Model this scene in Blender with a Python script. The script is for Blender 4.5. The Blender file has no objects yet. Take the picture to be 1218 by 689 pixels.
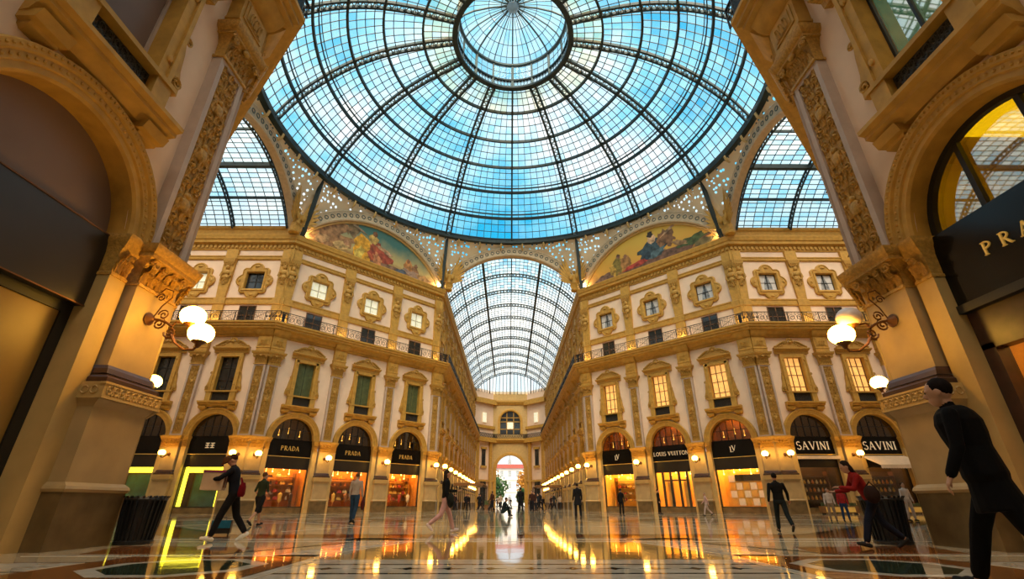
import bpy, math, random
from math import sin, cos, pi, radians, sqrt, atan2, hypot
from mathutils import Vector, Matrix, Euler
random.seed(7)
SC = bpy.context.scene
COL = SC.collection

# ------------------------------------------------------------------ camera
cam = bpy.data.cameras.new('camera'); cam.sensor_width = 36.0
cam.lens = 550.4 / 1218 * 36.0
cam.clip_start = 0.05; cam.clip_end = 800
camo = bpy.data.objects.new('camera', cam); COL.objects.link(camo)
camo.location = (-0.279, 0, 0.72)
camo.rotation_euler = (radians(90 + 24.84), 0, radians(-0.347))
SC.camera = camo

# ------------------------------------------------------------------ world, sun, exposure
def world():
    w = bpy.data.worlds.new('sky'); SC.world = w; w.use_nodes = True
    t = w.node_tree; n = t.nodes; n.clear()
    out = n.new('ShaderNodeOutputWorld'); bg = n.new('ShaderNodeBackground')
    tc = n.new('ShaderNodeTexCoord'); mp = n.new('ShaderNodeMapping')
    mp.inputs['Scale'].default_value = (1.0, 1.0, 1.7)
    mp.inputs['Location'].default_value = (1.7, 0.9, 0.3)
    nz = n.new('ShaderNodeTexNoise'); nz.inputs['Scale'].default_value = 2.6
    nz.inputs['Detail'].default_value = 7; nz.inputs['Roughness'].default_value = 0.58
    rp = n.new('ShaderNodeValToRGB')
    e = rp.color_ramp.elements
    e[0].position = 0.38; e[0].color = (0.0, 0.45, 0.76, 1)
    e[1].position = 0.615; e[1].color = (0.97, 0.98, 1.0, 1)
    m = e.new(0.47); m.color = (0.20, 0.68, 0.93, 1)
    t.links.new(tc.outputs['Generated'], mp.inputs['Vector'])
    t.links.new(mp.outputs['Vector'], nz.inputs['Vector'])
    t.links.new(nz.outputs['Fac'], rp.inputs['Fac'])
    # thin white haze towards the horizon
    sp = n.new('ShaderNodeSeparateXYZ'); t.links.new(tc.outputs['Generated'], sp.inputs[0])
    mr = n.new('ShaderNodeMapRange'); mr.inputs[1].default_value = 0.10; mr.inputs[2].default_value = 0.50
    mr.inputs[3].default_value = 0.85; mr.inputs[4].default_value = 0.0; t.links.new(sp.outputs['Z'], mr.inputs[0])
    mx = n.new('ShaderNodeMix'); mx.data_type = 'RGBA'; mx.inputs[7].default_value = (0.93, 0.95, 0.97, 1)
    t.links.new(mr.outputs[0], mx.inputs[0]); t.links.new(rp.outputs['Color'], mx.inputs[6])
    t.links.new(mx.outputs[2], bg.inputs['Color'])
    bg.inputs['Strength'].default_value = 1.15
    t.links.new(bg.outputs['Background'], out.inputs['Surface'])
world()
fill_sun = bpy.data.lights.new('fill_sun', 'SUN'); fill_sun.energy = 6.8; fill_sun.angle = radians(50); fill_sun.color = (1.0, 0.79, 0.54)
suno = bpy.data.objects.new('fill_sun', fill_sun); COL.objects.link(suno)
suno.rotation_euler = (radians(42), 0, radians(2))      # wide soft fill added high behind the camera to brighten and warm the facades
SC.view_settings.view_transform = 'Standard'; SC.view_settings.look = 'None'
SC.view_settings.gamma = 1.0; SC.view_settings.use_curve_mapping = False
SC.view_settings.exposure = 0.12
SC.cycles.use_denoising = True
SC.cycles.max_bounces = 7; SC.cycles.diffuse_bounces = 4; SC.cycles.glossy_bounces = 3
SC.cycles.transparent_max_bounces = 12; SC.cycles.sample_clamp_indirect = 6.0
SC.cycles.caustics_reflective = False; SC.cycles.caustics_refractive = False

# ------------------------------------------------------------------ plan
a, A, YC = 7.83, 21.17, 31.18        # half width of an arm, apothem of the octagon, its centre
T = sqrt(2) - 1                      # mitre of a 45 degree turn
BAY, DBAY = 5.5, 5.85
FAR_BAYS = 11

# ------------------------------------------------------------------ materials
def mat(name, col, rough=0.6, metal=0.0, var=0.12, vs=3.0, bump=0.0, bs=20.0, emit=None, es=0.0, spec=0.5, coat=0.0):
    m = bpy.data.materials.new(name); m.use_nodes = True
    t = m.node_tree; n = t.nodes; b = n['Principled BSDF']
    b.inputs['Roughness'].default_value = rough; b.inputs['Metallic'].default_value = metal
    b.inputs['Specular IOR Level'].default_value = spec; b.inputs['Coat Weight'].default_value = coat
    tc = n.new('ShaderNodeTexCoord')
    if var > 0:
        nz = n.new('ShaderNodeTexNoise'); nz.inputs['Scale'].default_value = vs; nz.inputs['Detail'].default_value = 5
        t.links.new(tc.outputs['Object'], nz.inputs['Vector'])
        r = n.new('ShaderNodeValToRGB'); e = r.color_ramp.elements
        e[0].position = 0.3; e[1].position = 0.7
        e[0].color = tuple(max(0, c * (1 - var)) for c in col) + (1,)
        e[1].color = tuple(min(1, c * (1 + var)) for c in col) + (1,)
        t.links.new(nz.outputs['Fac'], r.inputs['Fac']); t.links.new(r.outputs['Color'], b.inputs['Base Color'])
    else:
        b.inputs['Base Color'].default_value = tuple(col) + (1,)
    if bump > 0:
        nb = n.new('ShaderNodeTexNoise'); nb.inputs['Scale'].default_value = bs; nb.inputs['Detail'].default_value = 4
        t.links.new(tc.outputs['Object'], nb.inputs['Vector'])
        bp = n.new('ShaderNodeBump'); bp.inputs['Strength'].default_value = bump; bp.inputs['Distance'].default_value = 0.03
        t.links.new(nb.outputs['Fac'], bp.inputs['Height']); t.links.new(bp.outputs['Normal'], b.inputs['Normal'])
    if emit:
        b.inputs['Emission Color'].default_value = tuple(emit) + (1,); b.inputs['Emission Strength'].default_value = es
    return m

def glass(name, tint, gloss=0.08, body=0.0, bodycol=(1, 1, 1), rough=0.02, panes=None, trans=True):
    """clear or milky glass: transparent tint + optional milky body + mirror reflection; panes = list of tints picked per pane"""
    m = bpy.data.materials.new(name); m.use_nodes = True
    t = m.node_tree; n = t.nodes; n.clear()
    out = n.new('ShaderNodeOutputMaterial')
    tr = n.new('ShaderNodeBsdfTransparent'); tr.inputs['Color'].default_value = tuple(tint) + (1,)
    if panes:
        uv = n.new('ShaderNodeUVMap'); fl = n.new('ShaderNodeVectorMath'); fl.operation = 'FLOOR'
        t.links.new(uv.outputs['UV'], fl.inputs[0])
        oi = n.new('ShaderNodeObjectInfo'); ad = n.new('ShaderNodeVectorMath'); ad.operation = 'ADD'
        sc = n.new('ShaderNodeMath'); sc.operation = 'MULTIPLY'; sc.inputs[1].default_value = 977.0
        t.links.new(oi.outputs['Random'], sc.inputs[0]); t.links.new(fl.outputs[0], ad.inputs[0]); t.links.new(sc.outputs[0], ad.inputs[1])
        wn = n.new('ShaderNodeTexWhiteNoise'); t.links.new(ad.outputs[0], wn.inputs['Vector'])
        r = n.new('ShaderNodeValToRGB'); r.color_ramp.interpolation = 'CONSTANT'
        e = r.color_ramp.elements; e[0].color = tuple(panes[0]) + (1,); e[1].position = 1 / len(panes); e[1].color = tuple(panes[1]) + (1,)
        for i, c in enumerate(panes[2:], 2):
            x = e.new(i / len(panes)); x.color = tuple(c) + (1,)
        t.links.new(wn.outputs['Value'], r.inputs['Fac']); t.links.new(r.outputs['Color'], tr.inputs['Color'])
    last = tr
    if body > 0:
        df = n.new('ShaderNodeBsdfTranslucent' if trans else 'ShaderNodeBsdfDiffuse'); df.inputs['Color'].default_value = tuple(bodycol) + (1,)
        mx = n.new('ShaderNodeMixShader'); mx.inputs['Fac'].default_value = body
        if panes:      # milkiness varies from pane to pane
            mm = n.new('ShaderNodeMapRange'); mm.inputs[3].default_value = body * 0.4; mm.inputs[4].default_value = body * 2.2; t.links.new(wn.outputs['Value'], mm.inputs[0]); t.links.new(mm.outputs[0], mx.inputs['Fac'])
        t.links.new(last.outputs[0], mx.inputs[1]); t.links.new(df.outputs[0], mx.inputs[2]); last = mx
    if gloss > 0:
        gl = n.new('ShaderNodeBsdfGlossy'); gl.inputs['Roughness'].default_value = rough
        mx = n.new('ShaderNodeMixShader'); mx.inputs['Fac'].default_value = gloss
        t.links.new(last.outputs[0], mx.inputs[1]); t.links.new(gl.outputs[0], mx.inputs[2]); last = mx
    t.links.new(last.outputs[0], out.inputs['Surface'])
    return m

def marble(name, col, col2, rough=0.1, scale=1.3):
    m = bpy.data.materials.new(name); m.use_nodes = True
    t = m.node_tree; n = t.nodes; b = n['Principled BSDF']
    tc = n.new('ShaderNodeTexCoord'); nz = n.new('ShaderNodeTexNoise'); nz.inputs['Scale'].default_value = scale
    nz.inputs['Detail'].default_value = 8; nz.inputs['Distortion'].default_value = 1.2
    t.links.new(tc.outputs['Object'], nz.inputs['Vector'])
    r = n.new('ShaderNodeValToRGB'); e = r.color_ramp.elements
    e[0].position = 0.36; e[0].color = tuple(col2) + (1,); e[1].position = 0.62; e[1].color = tuple(col) + (1,)
    t.links.new(nz.outputs['Fac'], r.inputs['Fac']); t.links.new(r.outputs['Color'], b.inputs['Base Color'])
    b.inputs['Roughness'].default_value = rough; b.inputs['Specular IOR Level'].default_value = 0.42
    # faint waviness of the worn, polished slabs
    nb = n.new('ShaderNodeTexNoise'); nb.inputs['Scale'].default_value = 2.2; nb.inputs['Detail'].default_value = 2
    t.links.new(tc.outputs['Object'], nb.inputs['Vector'])
    bp = n.new('ShaderNodeBump'); bp.inputs['Strength'].default_value = 0.10; bp.inputs['Distance'].default_value = 0.012
    t.links.new(nb.outputs['Fac'], bp.inputs['Height']); t.links.new(bp.outputs['Normal'], b.inputs['Normal'])
    return m

def pierced(name, col):
    """cream cast panel pierced by round holes in rosettes (daylight comes through)"""
    m = bpy.data.materials.new(name); m.use_nodes = True
    t = m.node_tree; n = t.nodes; n.clear()
    out = n.new('ShaderNodeOutputMaterial'); uv = n.new('ShaderNodeUVMap')
    df = n.new('ShaderNodeBsdfDiffuse'); df.inputs['Color'].default_value = tuple(col) + (1,)
    tr = n.new('ShaderNodeBsdfTransparent')
    v = n.new('ShaderNodeTexVoronoi'); v.inputs['Scale'].default_value = 2.3; v.inputs['Randomness'].default_value = 0.55
    t.links.new(uv.outputs['UV'], v.inputs['Vector'])
    lt = n.new('ShaderNodeMath'); lt.operation = 'LESS_THAN'; lt.inputs[1].default_value = 0.31
    t.links.new(v.outputs['Distance'], lt.inputs[0])
    mx = n.new('ShaderNodeMixShader')
    t.links.new(lt.outputs[0], mx.inputs['Fac']); t.links.new(df.outputs[0], mx.inputs[1]); t.links.new(tr.outputs[0], mx.inputs[2])
    t.links.new(mx.outputs[0], out.inputs['Surface'])
    return m

M = {}
M['ochre'] = mat('ochre stone', (0.53, 0.295, 0.050), 0.65, var=0.16, bump=0.25, bs=9)
M['ochre_relief'] = mat('ochre carving', (0.50, 0.28, 0.052), 0.6, var=0.25, vs=14, bump=0.6, bs=28)
M['cream'] = mat('cream stone', (0.56, 0.38, 0.14), 0.55, var=0.10, vs=2, bump=0.08, bs=6)
M['die'] = mat('veined cream stone', (0.44, 0.31, 0.145), 0.45, var=0.13, vs=1.6)
M['pink'] = mat('pink plaster', (0.87, 0.66, 0.50), 0.8, var=0.05, vs=1.2)
M['greyedge'] = mat('grey stone edging', (0.52, 0.40, 0.33), 0.6, var=0.08)
M['base'] = mat('brown granite base', (0.145, 0.095, 0.040), 0.35, var=0.35, vs=2.2, bump=0.05, bs=40)
M['darkmould'] = mat('dark brown marble', (0.06, 0.028, 0.02), 0.35, var=0.25, vs=5)
M['iron'] = mat('black iron', (0.02, 0.02, 0.022), 0.45, 0.3, var=0)
M['ironlight'] = mat('paler grey iron', (0.075, 0.07, 0.065), 0.4, 0.4, var=0.1)  # bars paler than their backing so the pattern reads
M['bronze'] = mat('brown bronze', (0.16, 0.065, 0.02), 0.4, 0.5, var=0.2)
M['steel'] = mat('dark green iron', (0.018, 0.036, 0.040), 0.5, 0.2, var=0.15, vs=1)
M['steel2'] = mat('grey green iron', (0.08, 0.12, 0.125), 0.5, 0.2, var=0.1, vs=1)
M['lattice'] = mat('pale painted lattice', (0.30, 0.42, 0.50), 0.6, var=0.05)
M['bar'] = mat('glazing bar', (0.05, 0.07, 0.075), 0.5, var=0)
M['domeglass'] = glass('dome glass', (0.9, 0.97, 1), 0.03, 0.11, (0.80, 0.95, 1.0), panes=[(0.92, 0.97, 1), (0.78, 0.93, 1), (1, 1, 1), (0.62, 0.9, 1), (0.95, 0.98, 1), (0.7, 0.9, 0.98), (1, 0.98, 0.93), (0.85, 0.95, 1)])
M['domeglass_warm'] = glass('yellow tinted glass', (1, 0.93, 0.75), 0.03, 0.12, (1.0, 0.93, 0.75), panes=[(1, 0.95, 0.82), (1, 0.9, 0.66), (0.95, 0.97, 1), (1, 0.93, 0.74)])  # yellow tint for the top row of dome panes
M['vaultglass'] = glass('vault glass', (0.92, 0.96, 1), 0.04, 0.27, (1.0, 0.99, 0.95), panes=[(0.95, 0.97, 1), (0.85, 0.94, 1), (1, 0.98, 0.92), (1, 1, 1), (0.9, 0.93, 0.93)])
M['pierced'] = pierced('pierced cream panel', (0.80, 0.66, 0.45))
M['arch'] = mat('grey beige arch band', (0.55, 0.43, 0.28), 0.6, var=0.12)
M['black'] = mat('black lacquer', (0.004, 0.004, 0.004), 0.12, var=0, spec=0.3)
M['matteblack'] = mat('matt black metal', (0.012, 0.011, 0.010), 0.5, var=0)
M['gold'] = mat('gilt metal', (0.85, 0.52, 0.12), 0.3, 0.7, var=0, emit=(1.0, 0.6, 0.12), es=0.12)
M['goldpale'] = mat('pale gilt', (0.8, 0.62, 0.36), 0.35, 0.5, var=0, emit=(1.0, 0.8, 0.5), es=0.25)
M['globe'] = mat('lit glass globe', (1, 0.9, 0.7), 0.3, var=0, emit=(1.0, 0.50, 0.06), es=34)
M['globe_off'] = mat('unlit opal globe', (0.85, 0.72, 0.68), 0.25, var=0)
M['shopglass'] = glass('shop window glass', (0.97, 0.97, 0.95), 0.07)
M['fanglass'] = glass('dark fanlight glass', (0.50, 0.46, 0.38), 0.12)
M['shopwarm'] = mat('warm shop wall', (0.55, 0.22, 0.04), 0.6, var=0.25, vs=1.5)
M['shopgold'] = mat('golden shop wall', (0.90, 0.58, 0.14), 0.5, var=0.15, vs=1.5)
M['shopdark'] = mat('dark shop wall', (0.10, 0.055, 0.025), 0.6, var=0.3, vs=1.5)
M['shoplime'] = mat('yellow shop wall', (0.85, 0.72, 0.05), 0.5, var=0.08)
M['lightwarm'] = mat('warm shop light', (1, 0.8, 0.5), 0.5, var=0, emit=(1.0, 0.52, 0.10), es=14)
M['lightlime'] = mat('yellow light strip', (1, 0.9, 0.3), 0.5, var=0, emit=(1.0, 0.85, 0.04), es=2.2)
M['lightdim'] = mat('dim warm light', (1, 0.8, 0.5), 0.5, var=0, emit=(1.0, 0.5, 0.12), es=3)
M['wood'] = mat('brown wood', (0.20, 0.09, 0.03), 0.45, var=0.25, vs=4)
M['shutter'] = mat('green shutter', (0.12, 0.15, 0.06), 0.45, var=0.2, vs=3)
M['litwin'] = mat('lit window', (0.9, 0.5, 0.15), 0.4, var=0.35, vs=2.5, emit=(1.0, 0.50, 0.13), es=0.75)
M['palewin'] = mat('pale emissive window', (0.8, 0.78, 0.6), 0.2, var=0.35, vs=3, emit=(0.95, 0.92, 0.66), es=0.45)  # opaque pane with a weak pale yellow emission
M['bluewin'] = mat('grey blue window', (0.34, 0.37, 0.40), 0.15, var=0.5, vs=3)
M['darkwin'] = mat('dark window', (0.03, 0.03, 0.028), 0.08, var=0.3, vs=2, spec=0.8)
M['curtain'] = mat('white curtain', (0.7, 0.7, 0.72), 0.8, var=0.1)
M['muntin'] = mat('pale window bar', (0.55, 0.5, 0.38), 0.5, var=0)
M['mauve'] = mat('mauve brown blind', (0.20, 0.13, 0.10), 0.55, var=0.10, vs=0.5)
M['brownboard'] = mat('bronze brown hoarding', (0.30, 0.165, 0.03), 0.4, var=0.25, vs=0.6)
M['darkboard'] = mat('dark brown board', (0.022, 0.016, 0.012), 0.28, var=0.3, vs=0.7)
M['mirrorwin'] = glass('reflecting window', (0.55, 0.5, 0.3), 0.42)
M['mirrorwarm'] = glass('reflecting window, amber room behind', (0.75, 0.62, 0.2), 0.30)
M['white'] = mat('white marble', (0.72, 0.68, 0.62), 0.4, var=0.08)
M['awning'] = mat('cream awning cloth', (0.72, 0.55, 0.38), 0.8, var=0.08)
M['f_cream'] = marble('cream marble floor', (0.74, 0.60, 0.40), (0.54, 0.42, 0.26), 0.05)
M['f_white'] = marble('white marble inlay', (0.80, 0.73, 0.60), (0.62, 0.55, 0.44), 0.05, 2)
M['f_orange'] = marble('red brown marble inlay', (0.33, 0.105, 0.022), (0.20, 0.06, 0.015), 0.05, 3)
M['f_green'] = marble('green marble inlay', (0.040, 0.062, 0.035), (0.018, 0.03, 0.018), 0.05, 3)
M['f_black'] = marble('black marble inlay', (0.022, 0.018, 0.013), (0.012, 0.010, 0.008), 0.05, 3)
M['f_ochre'] = marble('yellow marble inlay', (0.42, 0.26, 0.07), (0.30, 0.17, 0.04), 0.05, 3)

# ------------------------------------------------------------------ mesh helpers
class MB:
    def __init__(s): s.v = []; s.f = []; s.m = []; s.uv = {}
    def add(s, vs, fs, mi=0):
        o = len(s.v); s.v += [tuple(p) for p in vs]
        for f in fs: s.f.append(tuple(i + o for i in f)); s.m.append(mi)
        return s
    def box(s, x0, x1, y0, y1, z0, z1, mi=0):
        return s.add([(x0, y0, z0), (x1, y0, z0), (x1, y1, z0), (x0, y1, z0), (x0, y0, z1), (x1, y0, z1), (x1, y1, z1), (x0, y1, z1)],
                     [(0, 3, 2, 1), (4, 5, 6, 7), (0, 1, 5, 4), (1, 2, 6, 5), (2, 3, 7, 6), (3, 0, 4, 7)], mi)
    def prism_y(s, poly, y0, y1, mi=0):
        """polygon in (x, z), extruded in y"""
        k = len(poly)
        return s.add([(x, y0, z) for x, z in poly] + [(x, y1, z) for x, z in poly],
                     [tuple(range(k)), tuple(range(2 * k - 1, k - 1, -1))] + [(i, (i + 1) % k, k + (i + 1) % k, k + i) for i in range(k)], mi)
    def prism_z(s, poly, z0, z1, mi=0):
        k = len(poly)
        return s.add([(x, y, z0) for x, y in poly] + [(x, y, z1) for x, y in poly],
                     [tuple(range(k - 1, -1, -1)), tuple(range(k, 2 * k))] + [(i, (i + 1) % k, k + (i + 1) % k, k + i) for i in range(k)], mi)
    def loft(s, rings, cap=True, mi=0, close=True):
        k = len(rings[0]); vs = [p for r in rings for p in r]; fs = []
        for j in range(len(rings) - 1):
            for i in range(k if close else k - 1):
                fs.append((j * k + i, j * k + (i + 1) % k, (j + 1) * k + (i + 1) % k, (j + 1) * k + i))
        if cap: fs += [tuple(range(k - 1, -1, -1)), tuple(range((len(rings) - 1) * k, len(rings) * k))]
        return s.add(vs, fs, mi)
    def rects(s, secs, mi=0):
        """stack of rectangles: (z, halfwidth, y_front, y_back)"""
        return s.loft([[(-w, f, z), (w, f, z), (w, b, z), (-w, b, z)] for z, w, f, b in secs], True, mi)
    def lathe(s, prof, c=(0, 0, 0), n=16, mi=0, cap=True):
        return s.loft([[(c[0] + r * cos(2 * pi * i / n), c[1] + r * sin(2 * pi * i / n), c[2] + z) for i in range(n)] for r, z in prof], cap, mi)
    def tube(s, pts, r, n=6, mi=0, closed=False):
        P = [Vector(p) for p in pts]; rings = []; N = len(P)
        for i in range(N):
            if closed: d = P[(i + 1) % N] - P[i - 1]
            else: d = P[min(i + 1, N - 1)] - P[max(i - 1, 0)]
            if d.length < 1e-9: d = Vector((0, 0, 1))
            d.normalize(); up = Vector((0, 0, 1)) if abs(d.z) < 0.95 else Vector((0, 1, 0))
            x = d.cross(up).normalized(); y = x.cross(d)
            ri = r[i] if isinstance(r, (list, tuple)) else r
            rings.append([tuple(P[i] + x * ri * cos(2 * pi * k / n) + y * ri * sin(2 * pi * k / n)) for k in range(n)])
        if closed: rings.append(rings[0])
        return s.loft(rings, not closed, mi)
    def bar(s, p, q, w, h=None, mi=0, up=(0, 0, 1)):
        """rectangular bar from p to q, w wide and h deep"""
        h = h or w; p = Vector(p); q = Vector(q); d = (q - p)
        if d.length < 1e-9: return s
        d.normalize(); u = Vector(up)
        if abs(d.dot(u)) > 0.97: u = Vector((0, 1, 0)) if abs(d.y) < 0.9 else Vector((1, 0, 0))
        x = d.cross(u).normalized() * w / 2; y = x.cross(d).normalized() * h / 2
        return s.loft([[tuple(c - x - y), tuple(c + x - y), tuple(c + x + y), tuple(c - x + y)] for c in (p, q)], True, mi)
    def ball(s, c, r, n=10, m=7, mi=0):
        rx, ry, rz = r if isinstance(r, (tuple, list)) else (r, r, r)
        rings = []
        for j in range(m + 1):
            t = -pi / 2 + pi * j / m; k = max(cos(t), 0.02)
            rings.append([(c[0] + rx * k * cos(2 * pi * i / n), c[1] + ry * k * sin(2 * pi * i / n), c[2] + rz * sin(t)) for i in range(n)])
        return s.loft(rings, True, mi)
    def capsule(s, p, q, r0, r1, n=10):
        p = Vector(p); q = Vector(q); d = q - p
        L = d.length; d = d.normalized() if L > 1e-6 else Vector((0, 0, 1))
        up = Vector((0, 0, 1)) if abs(d.z) < 0.9 else Vector((0, 1, 0))
        x = d.cross(up).normalized(); y = x.cross(d); rings = []
        st = [(-cos(t) * r0, sin(t) * r0) for t in (0.12, 0.5, 1.0, pi / 2)] + [(L + sin(t) * r1, cos(t) * r1) for t in (0, 0.55, 1.05, 1.45)]
        for h, r in st:
            rings.append([tuple(p + d * h + x * r * cos(2 * pi * k / n) + y * r * sin(2 * pi * k / n)) for k in range(n)])
        return s.loft(rings, True)
    def mesh(s, name, mats, smooth=None):
        me = bpy.data.meshes.new(name); me.from_pydata(s.v, [], s.f)
        if not isinstance(mats, (list, tuple)): mats = [mats]
        for x in mats: me.materials.append(M[x] if isinstance(x, str) else x)
        if len(mats) > 1: me.polygons.foreach_set('material_index', s.m)
        if smooth is not None:
            me.polygons.foreach_set('use_smooth', [True] * len(me.polygons))
            me.set_sharp_from_angle(angle=radians(smooth))
        if s.uv:
            l = me.uv_layers.new(name='UVMap')
            for p in me.polygons:
                for li, vi in zip(p.loop_indices, p.vertices):
                    if vi in s.uv: l.data[li].uv = s.uv[vi]
        me.update(); return me
    def build(s, name, mats, parent=None, loc=(0, 0, 0), rz=0, smooth=None):
        return put(name, s.mesh(name, mats, smooth), parent, loc, rz)

def put(name, me, parent=None, loc=(0, 0, 0), rz=0, scale=None):
    o = bpy.data.objects.new(name, me); COL.objects.link(o)
    o.location = loc; o.rotation_euler = (0, 0, rz)
    if scale: o.scale = scale
    if parent: o.parent = parent
    return o
def tag(o, label=None, cat=None, group=None, kind=None):
    if label: o['label'] = label
    if cat: o['category'] = cat
    if group: o['group'] = group
    if kind: o['kind'] = kind
    return o
def thing(name, label, cat, loc=(0, 0, 0), rz=0, group=None):
    return tag(put(name, None, None, loc, rz), label, cat, group)
def arc(cx, cz, r, t0, t1, n):
    return [(cx + r * cos(t0 + (t1 - t0) * i / n), cz + r * sin(t0 + (t1 - t0) * i / n)) for i in range(n + 1)]
def spiral(c, r, t0, turns, n, y, sgn=1, flat=1.0):
    return [(c[0] + sgn * r * (1 - 0.85 * i / n) * cos(t0 + turns * 2 * pi * i / n), y, c[1] + r * (1 - 0.85 * i / n) * sin(t0 + turns * 2 * pi * i / n) * flat) for i in range(n + 1)]
def leaf(mb, x, y, z, w, h, out, mi=0):
    """lobed, fluted acanthus leaf standing on (x, y, z) in front of a wall, tip curling forward (-y)"""
    vs = []; nu, nv = 7, 9
    for j in range(nv):
        t = j / (nv - 1); ww = w * (0.72 + 0.5 * sin(pi * t * 0.9) - 0.85 * t ** 3) * (0.80 + 0.24 * (j % 2))
        for i in range(nu):
            s = i / (nu - 1) * 2 - 1
            vs.append((x + s * ww / 2, y - 0.02 - out * t ** 2.2 - 0.16 * w * (1 - s * s) + 0.16 * w * (i % 2), z + h * (t if t < 0.8 else 0.8 - (t - 0.8) * 1.1)))
    fs = [(j * nu + i, j * nu + i + 1, (j + 1) * nu + i + 1, (j + 1) * nu + i) for j in range(nv - 1) for i in range(nu - 1)]
    mb.add(vs, fs, mi)
def sweep(mb, prof, u0, u1, m0, m1, mi=0):
    """profile (depth, z) run along a wall from u0 to u1 with mitred ends"""
    mb.loft([[(u0 + m0 * d, d, z) for d, z in prof], [(u1 + m1 * d, d, z) for d, z in prof]], True, mi)
def sheet(mb, u0, u1, z0, z1, y, holes, mi=0):
    """wall sheet with openings; hole = (ua, ub, lo(u), hi(u), samples)"""
    bs = {round(u0, 4), round(u1, 4)}
    for ua, ub, lo, hi, k in holes:
        for i in range(k + 1): bs.add(round(ua + (ub - ua) * i / k, 4))
    bs = sorted(x for x in bs if u0 - 1e-4 <= x <= u1 + 1e-4)
    for p, q in zip(bs, bs[1:]):
        m = (p + q) / 2; hs = sorted([h for h in holes if h[0] < m < h[1]], key=lambda h: h[2](m))
        lo = [(z0, z0)]; 
        cur = (z0, z0)
        for h in hs:
            a0, a1 = h[2](p), h[2](q)
            if a0 > cur[0] + 1e-4 or a1 > cur[1] + 1e-4:
                mb.add([(p, y, cur[0]), (q, y, cur[1]), (q, y, a1), (p, y, a0)], [(0, 1, 2, 3)], mi)
            cur = (h[3](p), h[3](q))
        mb.add([(p, y, cur[0]), (q, y, cur[1]), (q, y, z1), (p, y, z1)], [(0, 1, 2, 3)], mi)

# lettering: strokes (thick verticals, thin rest, serifs) on a 0..1 high cell
def letter(mb, ch, x, z, h, y, d=0.03):
    S = []; th, tn = 0.15, 0.07
    def st(p, q, w): S.append((p, q, w))
    def cv(c, rx, rz, t0, t1, w, n=9):
        P = [(c[0] + rx * cos(t0 + (t1 - t0) * i / n), c[1] + rz * sin(t0 + (t1 - t0) * i / n)) for i in range(n + 1)]
        for p, q in zip(P, P[1:]): st(p, q, w)
    def sf(x, z, w=0.3): st((x - w / 2, z), (x + w / 2, z), 0.055)
    W = 0.7
    if ch in 'PRDLIEB': st((0.15, 0), (0.15, 1), th); sf(0.15, 0.02); sf(0.15, 0.98)
    if ch == 'I': W = 0.3
    if ch == 'P': cv((0.2, 0.74), 0.4, 0.24, pi / 2, -pi / 2, 0.1)
    if ch == 'R': cv((0.2, 0.74), 0.38, 0.24, pi / 2, -pi / 2, 0.1); st((0.32, 0.5), (0.68, 0), th); sf(0.7, 0.02, 0.22)
    if ch == 'D': cv((0.15, 0.5), 0.58, 0.48, pi / 2, -pi / 2, 0.11, 12); W = 0.78
    if ch == 'A': st((0.4, 1), (0.08, 0), tn); st((0.4, 1), (0.74, 0), th); st((0.2, 0.33), (0.62, 0.33), tn); sf(0.08, 0.02, 0.22); sf(0.74, 0.02, 0.26); W = 0.85
    if ch == 'V': st((0.08, 1), (0.4, 0), th); st((0.74, 1), (0.42, 0), tn); sf(0.08, 0.98, 0.26); sf(0.74, 0.98, 0.22); W = 0.85
    if ch == 'L': st((0.12, 0.03), (0.62, 0.03), 0.07); st((0.61, 0), (0.61, 0.2), 0.06)
    if ch == 'O': cv((0.45, 0.5), 0.40, 0.46, 0, 2 * pi, 0.12, 18); W = 0.9
    if ch == 'U': st((0.14, 0.35), (0.14, 1), th); st((0.66, 0.35), (0.66, 1), tn); cv((0.4, 0.32), 0.26, 0.3, pi, 2 * pi, 0.1); sf(0.14, 0.98); sf(0.66, 0.98, 0.24); W = 0.82
    if ch == 'T': st((0.37, 0), (0.37, 1), th); st((0.02, 0.97), (0.72, 0.97), 0.07); sf(0.37, 0.02); W = 0.74
    if ch == 'N': st((0.12, 0), (0.12, 1), tn); st((0.12, 1), (0.68, 0), th); st((0.68, 0), (0.68, 1), tn); sf(0.12, 0.02, 0.22); sf(0.68, 0.98, 0.22); W = 0.8
    if ch == 'S': cv((0.32, 0.74), 0.24, 0.23, 0.2 * pi, 1.35 * pi, 0.11); cv((0.30, 0.27), 0.27, 0.25, 0.45 * pi, -0.85 * pi, 0.12); W = 0.62
    for p, q, w in S:
        mb.bar((x + p[0] * h, y, z + p[1] * h), (x + q[0] * h, y, z + q[1] * h), w * h, d, up=(0, 1, 0))
    return W * h
def word(txt, u, z, h, y, gap=0.12):
    mb = MB(); tot = 0
    tmp = MB(); tot = sum((0.4 * h if c == ' ' else letter(tmp, c, 0, 0, h, 0)) + gap * h for c in txt) - gap * h
    x = u - tot / 2
    for c in txt:
        x += (0.4 * h if c == ' ' else letter(mb, c, x, z, h, y)) + gap * h
    return mb

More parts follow.
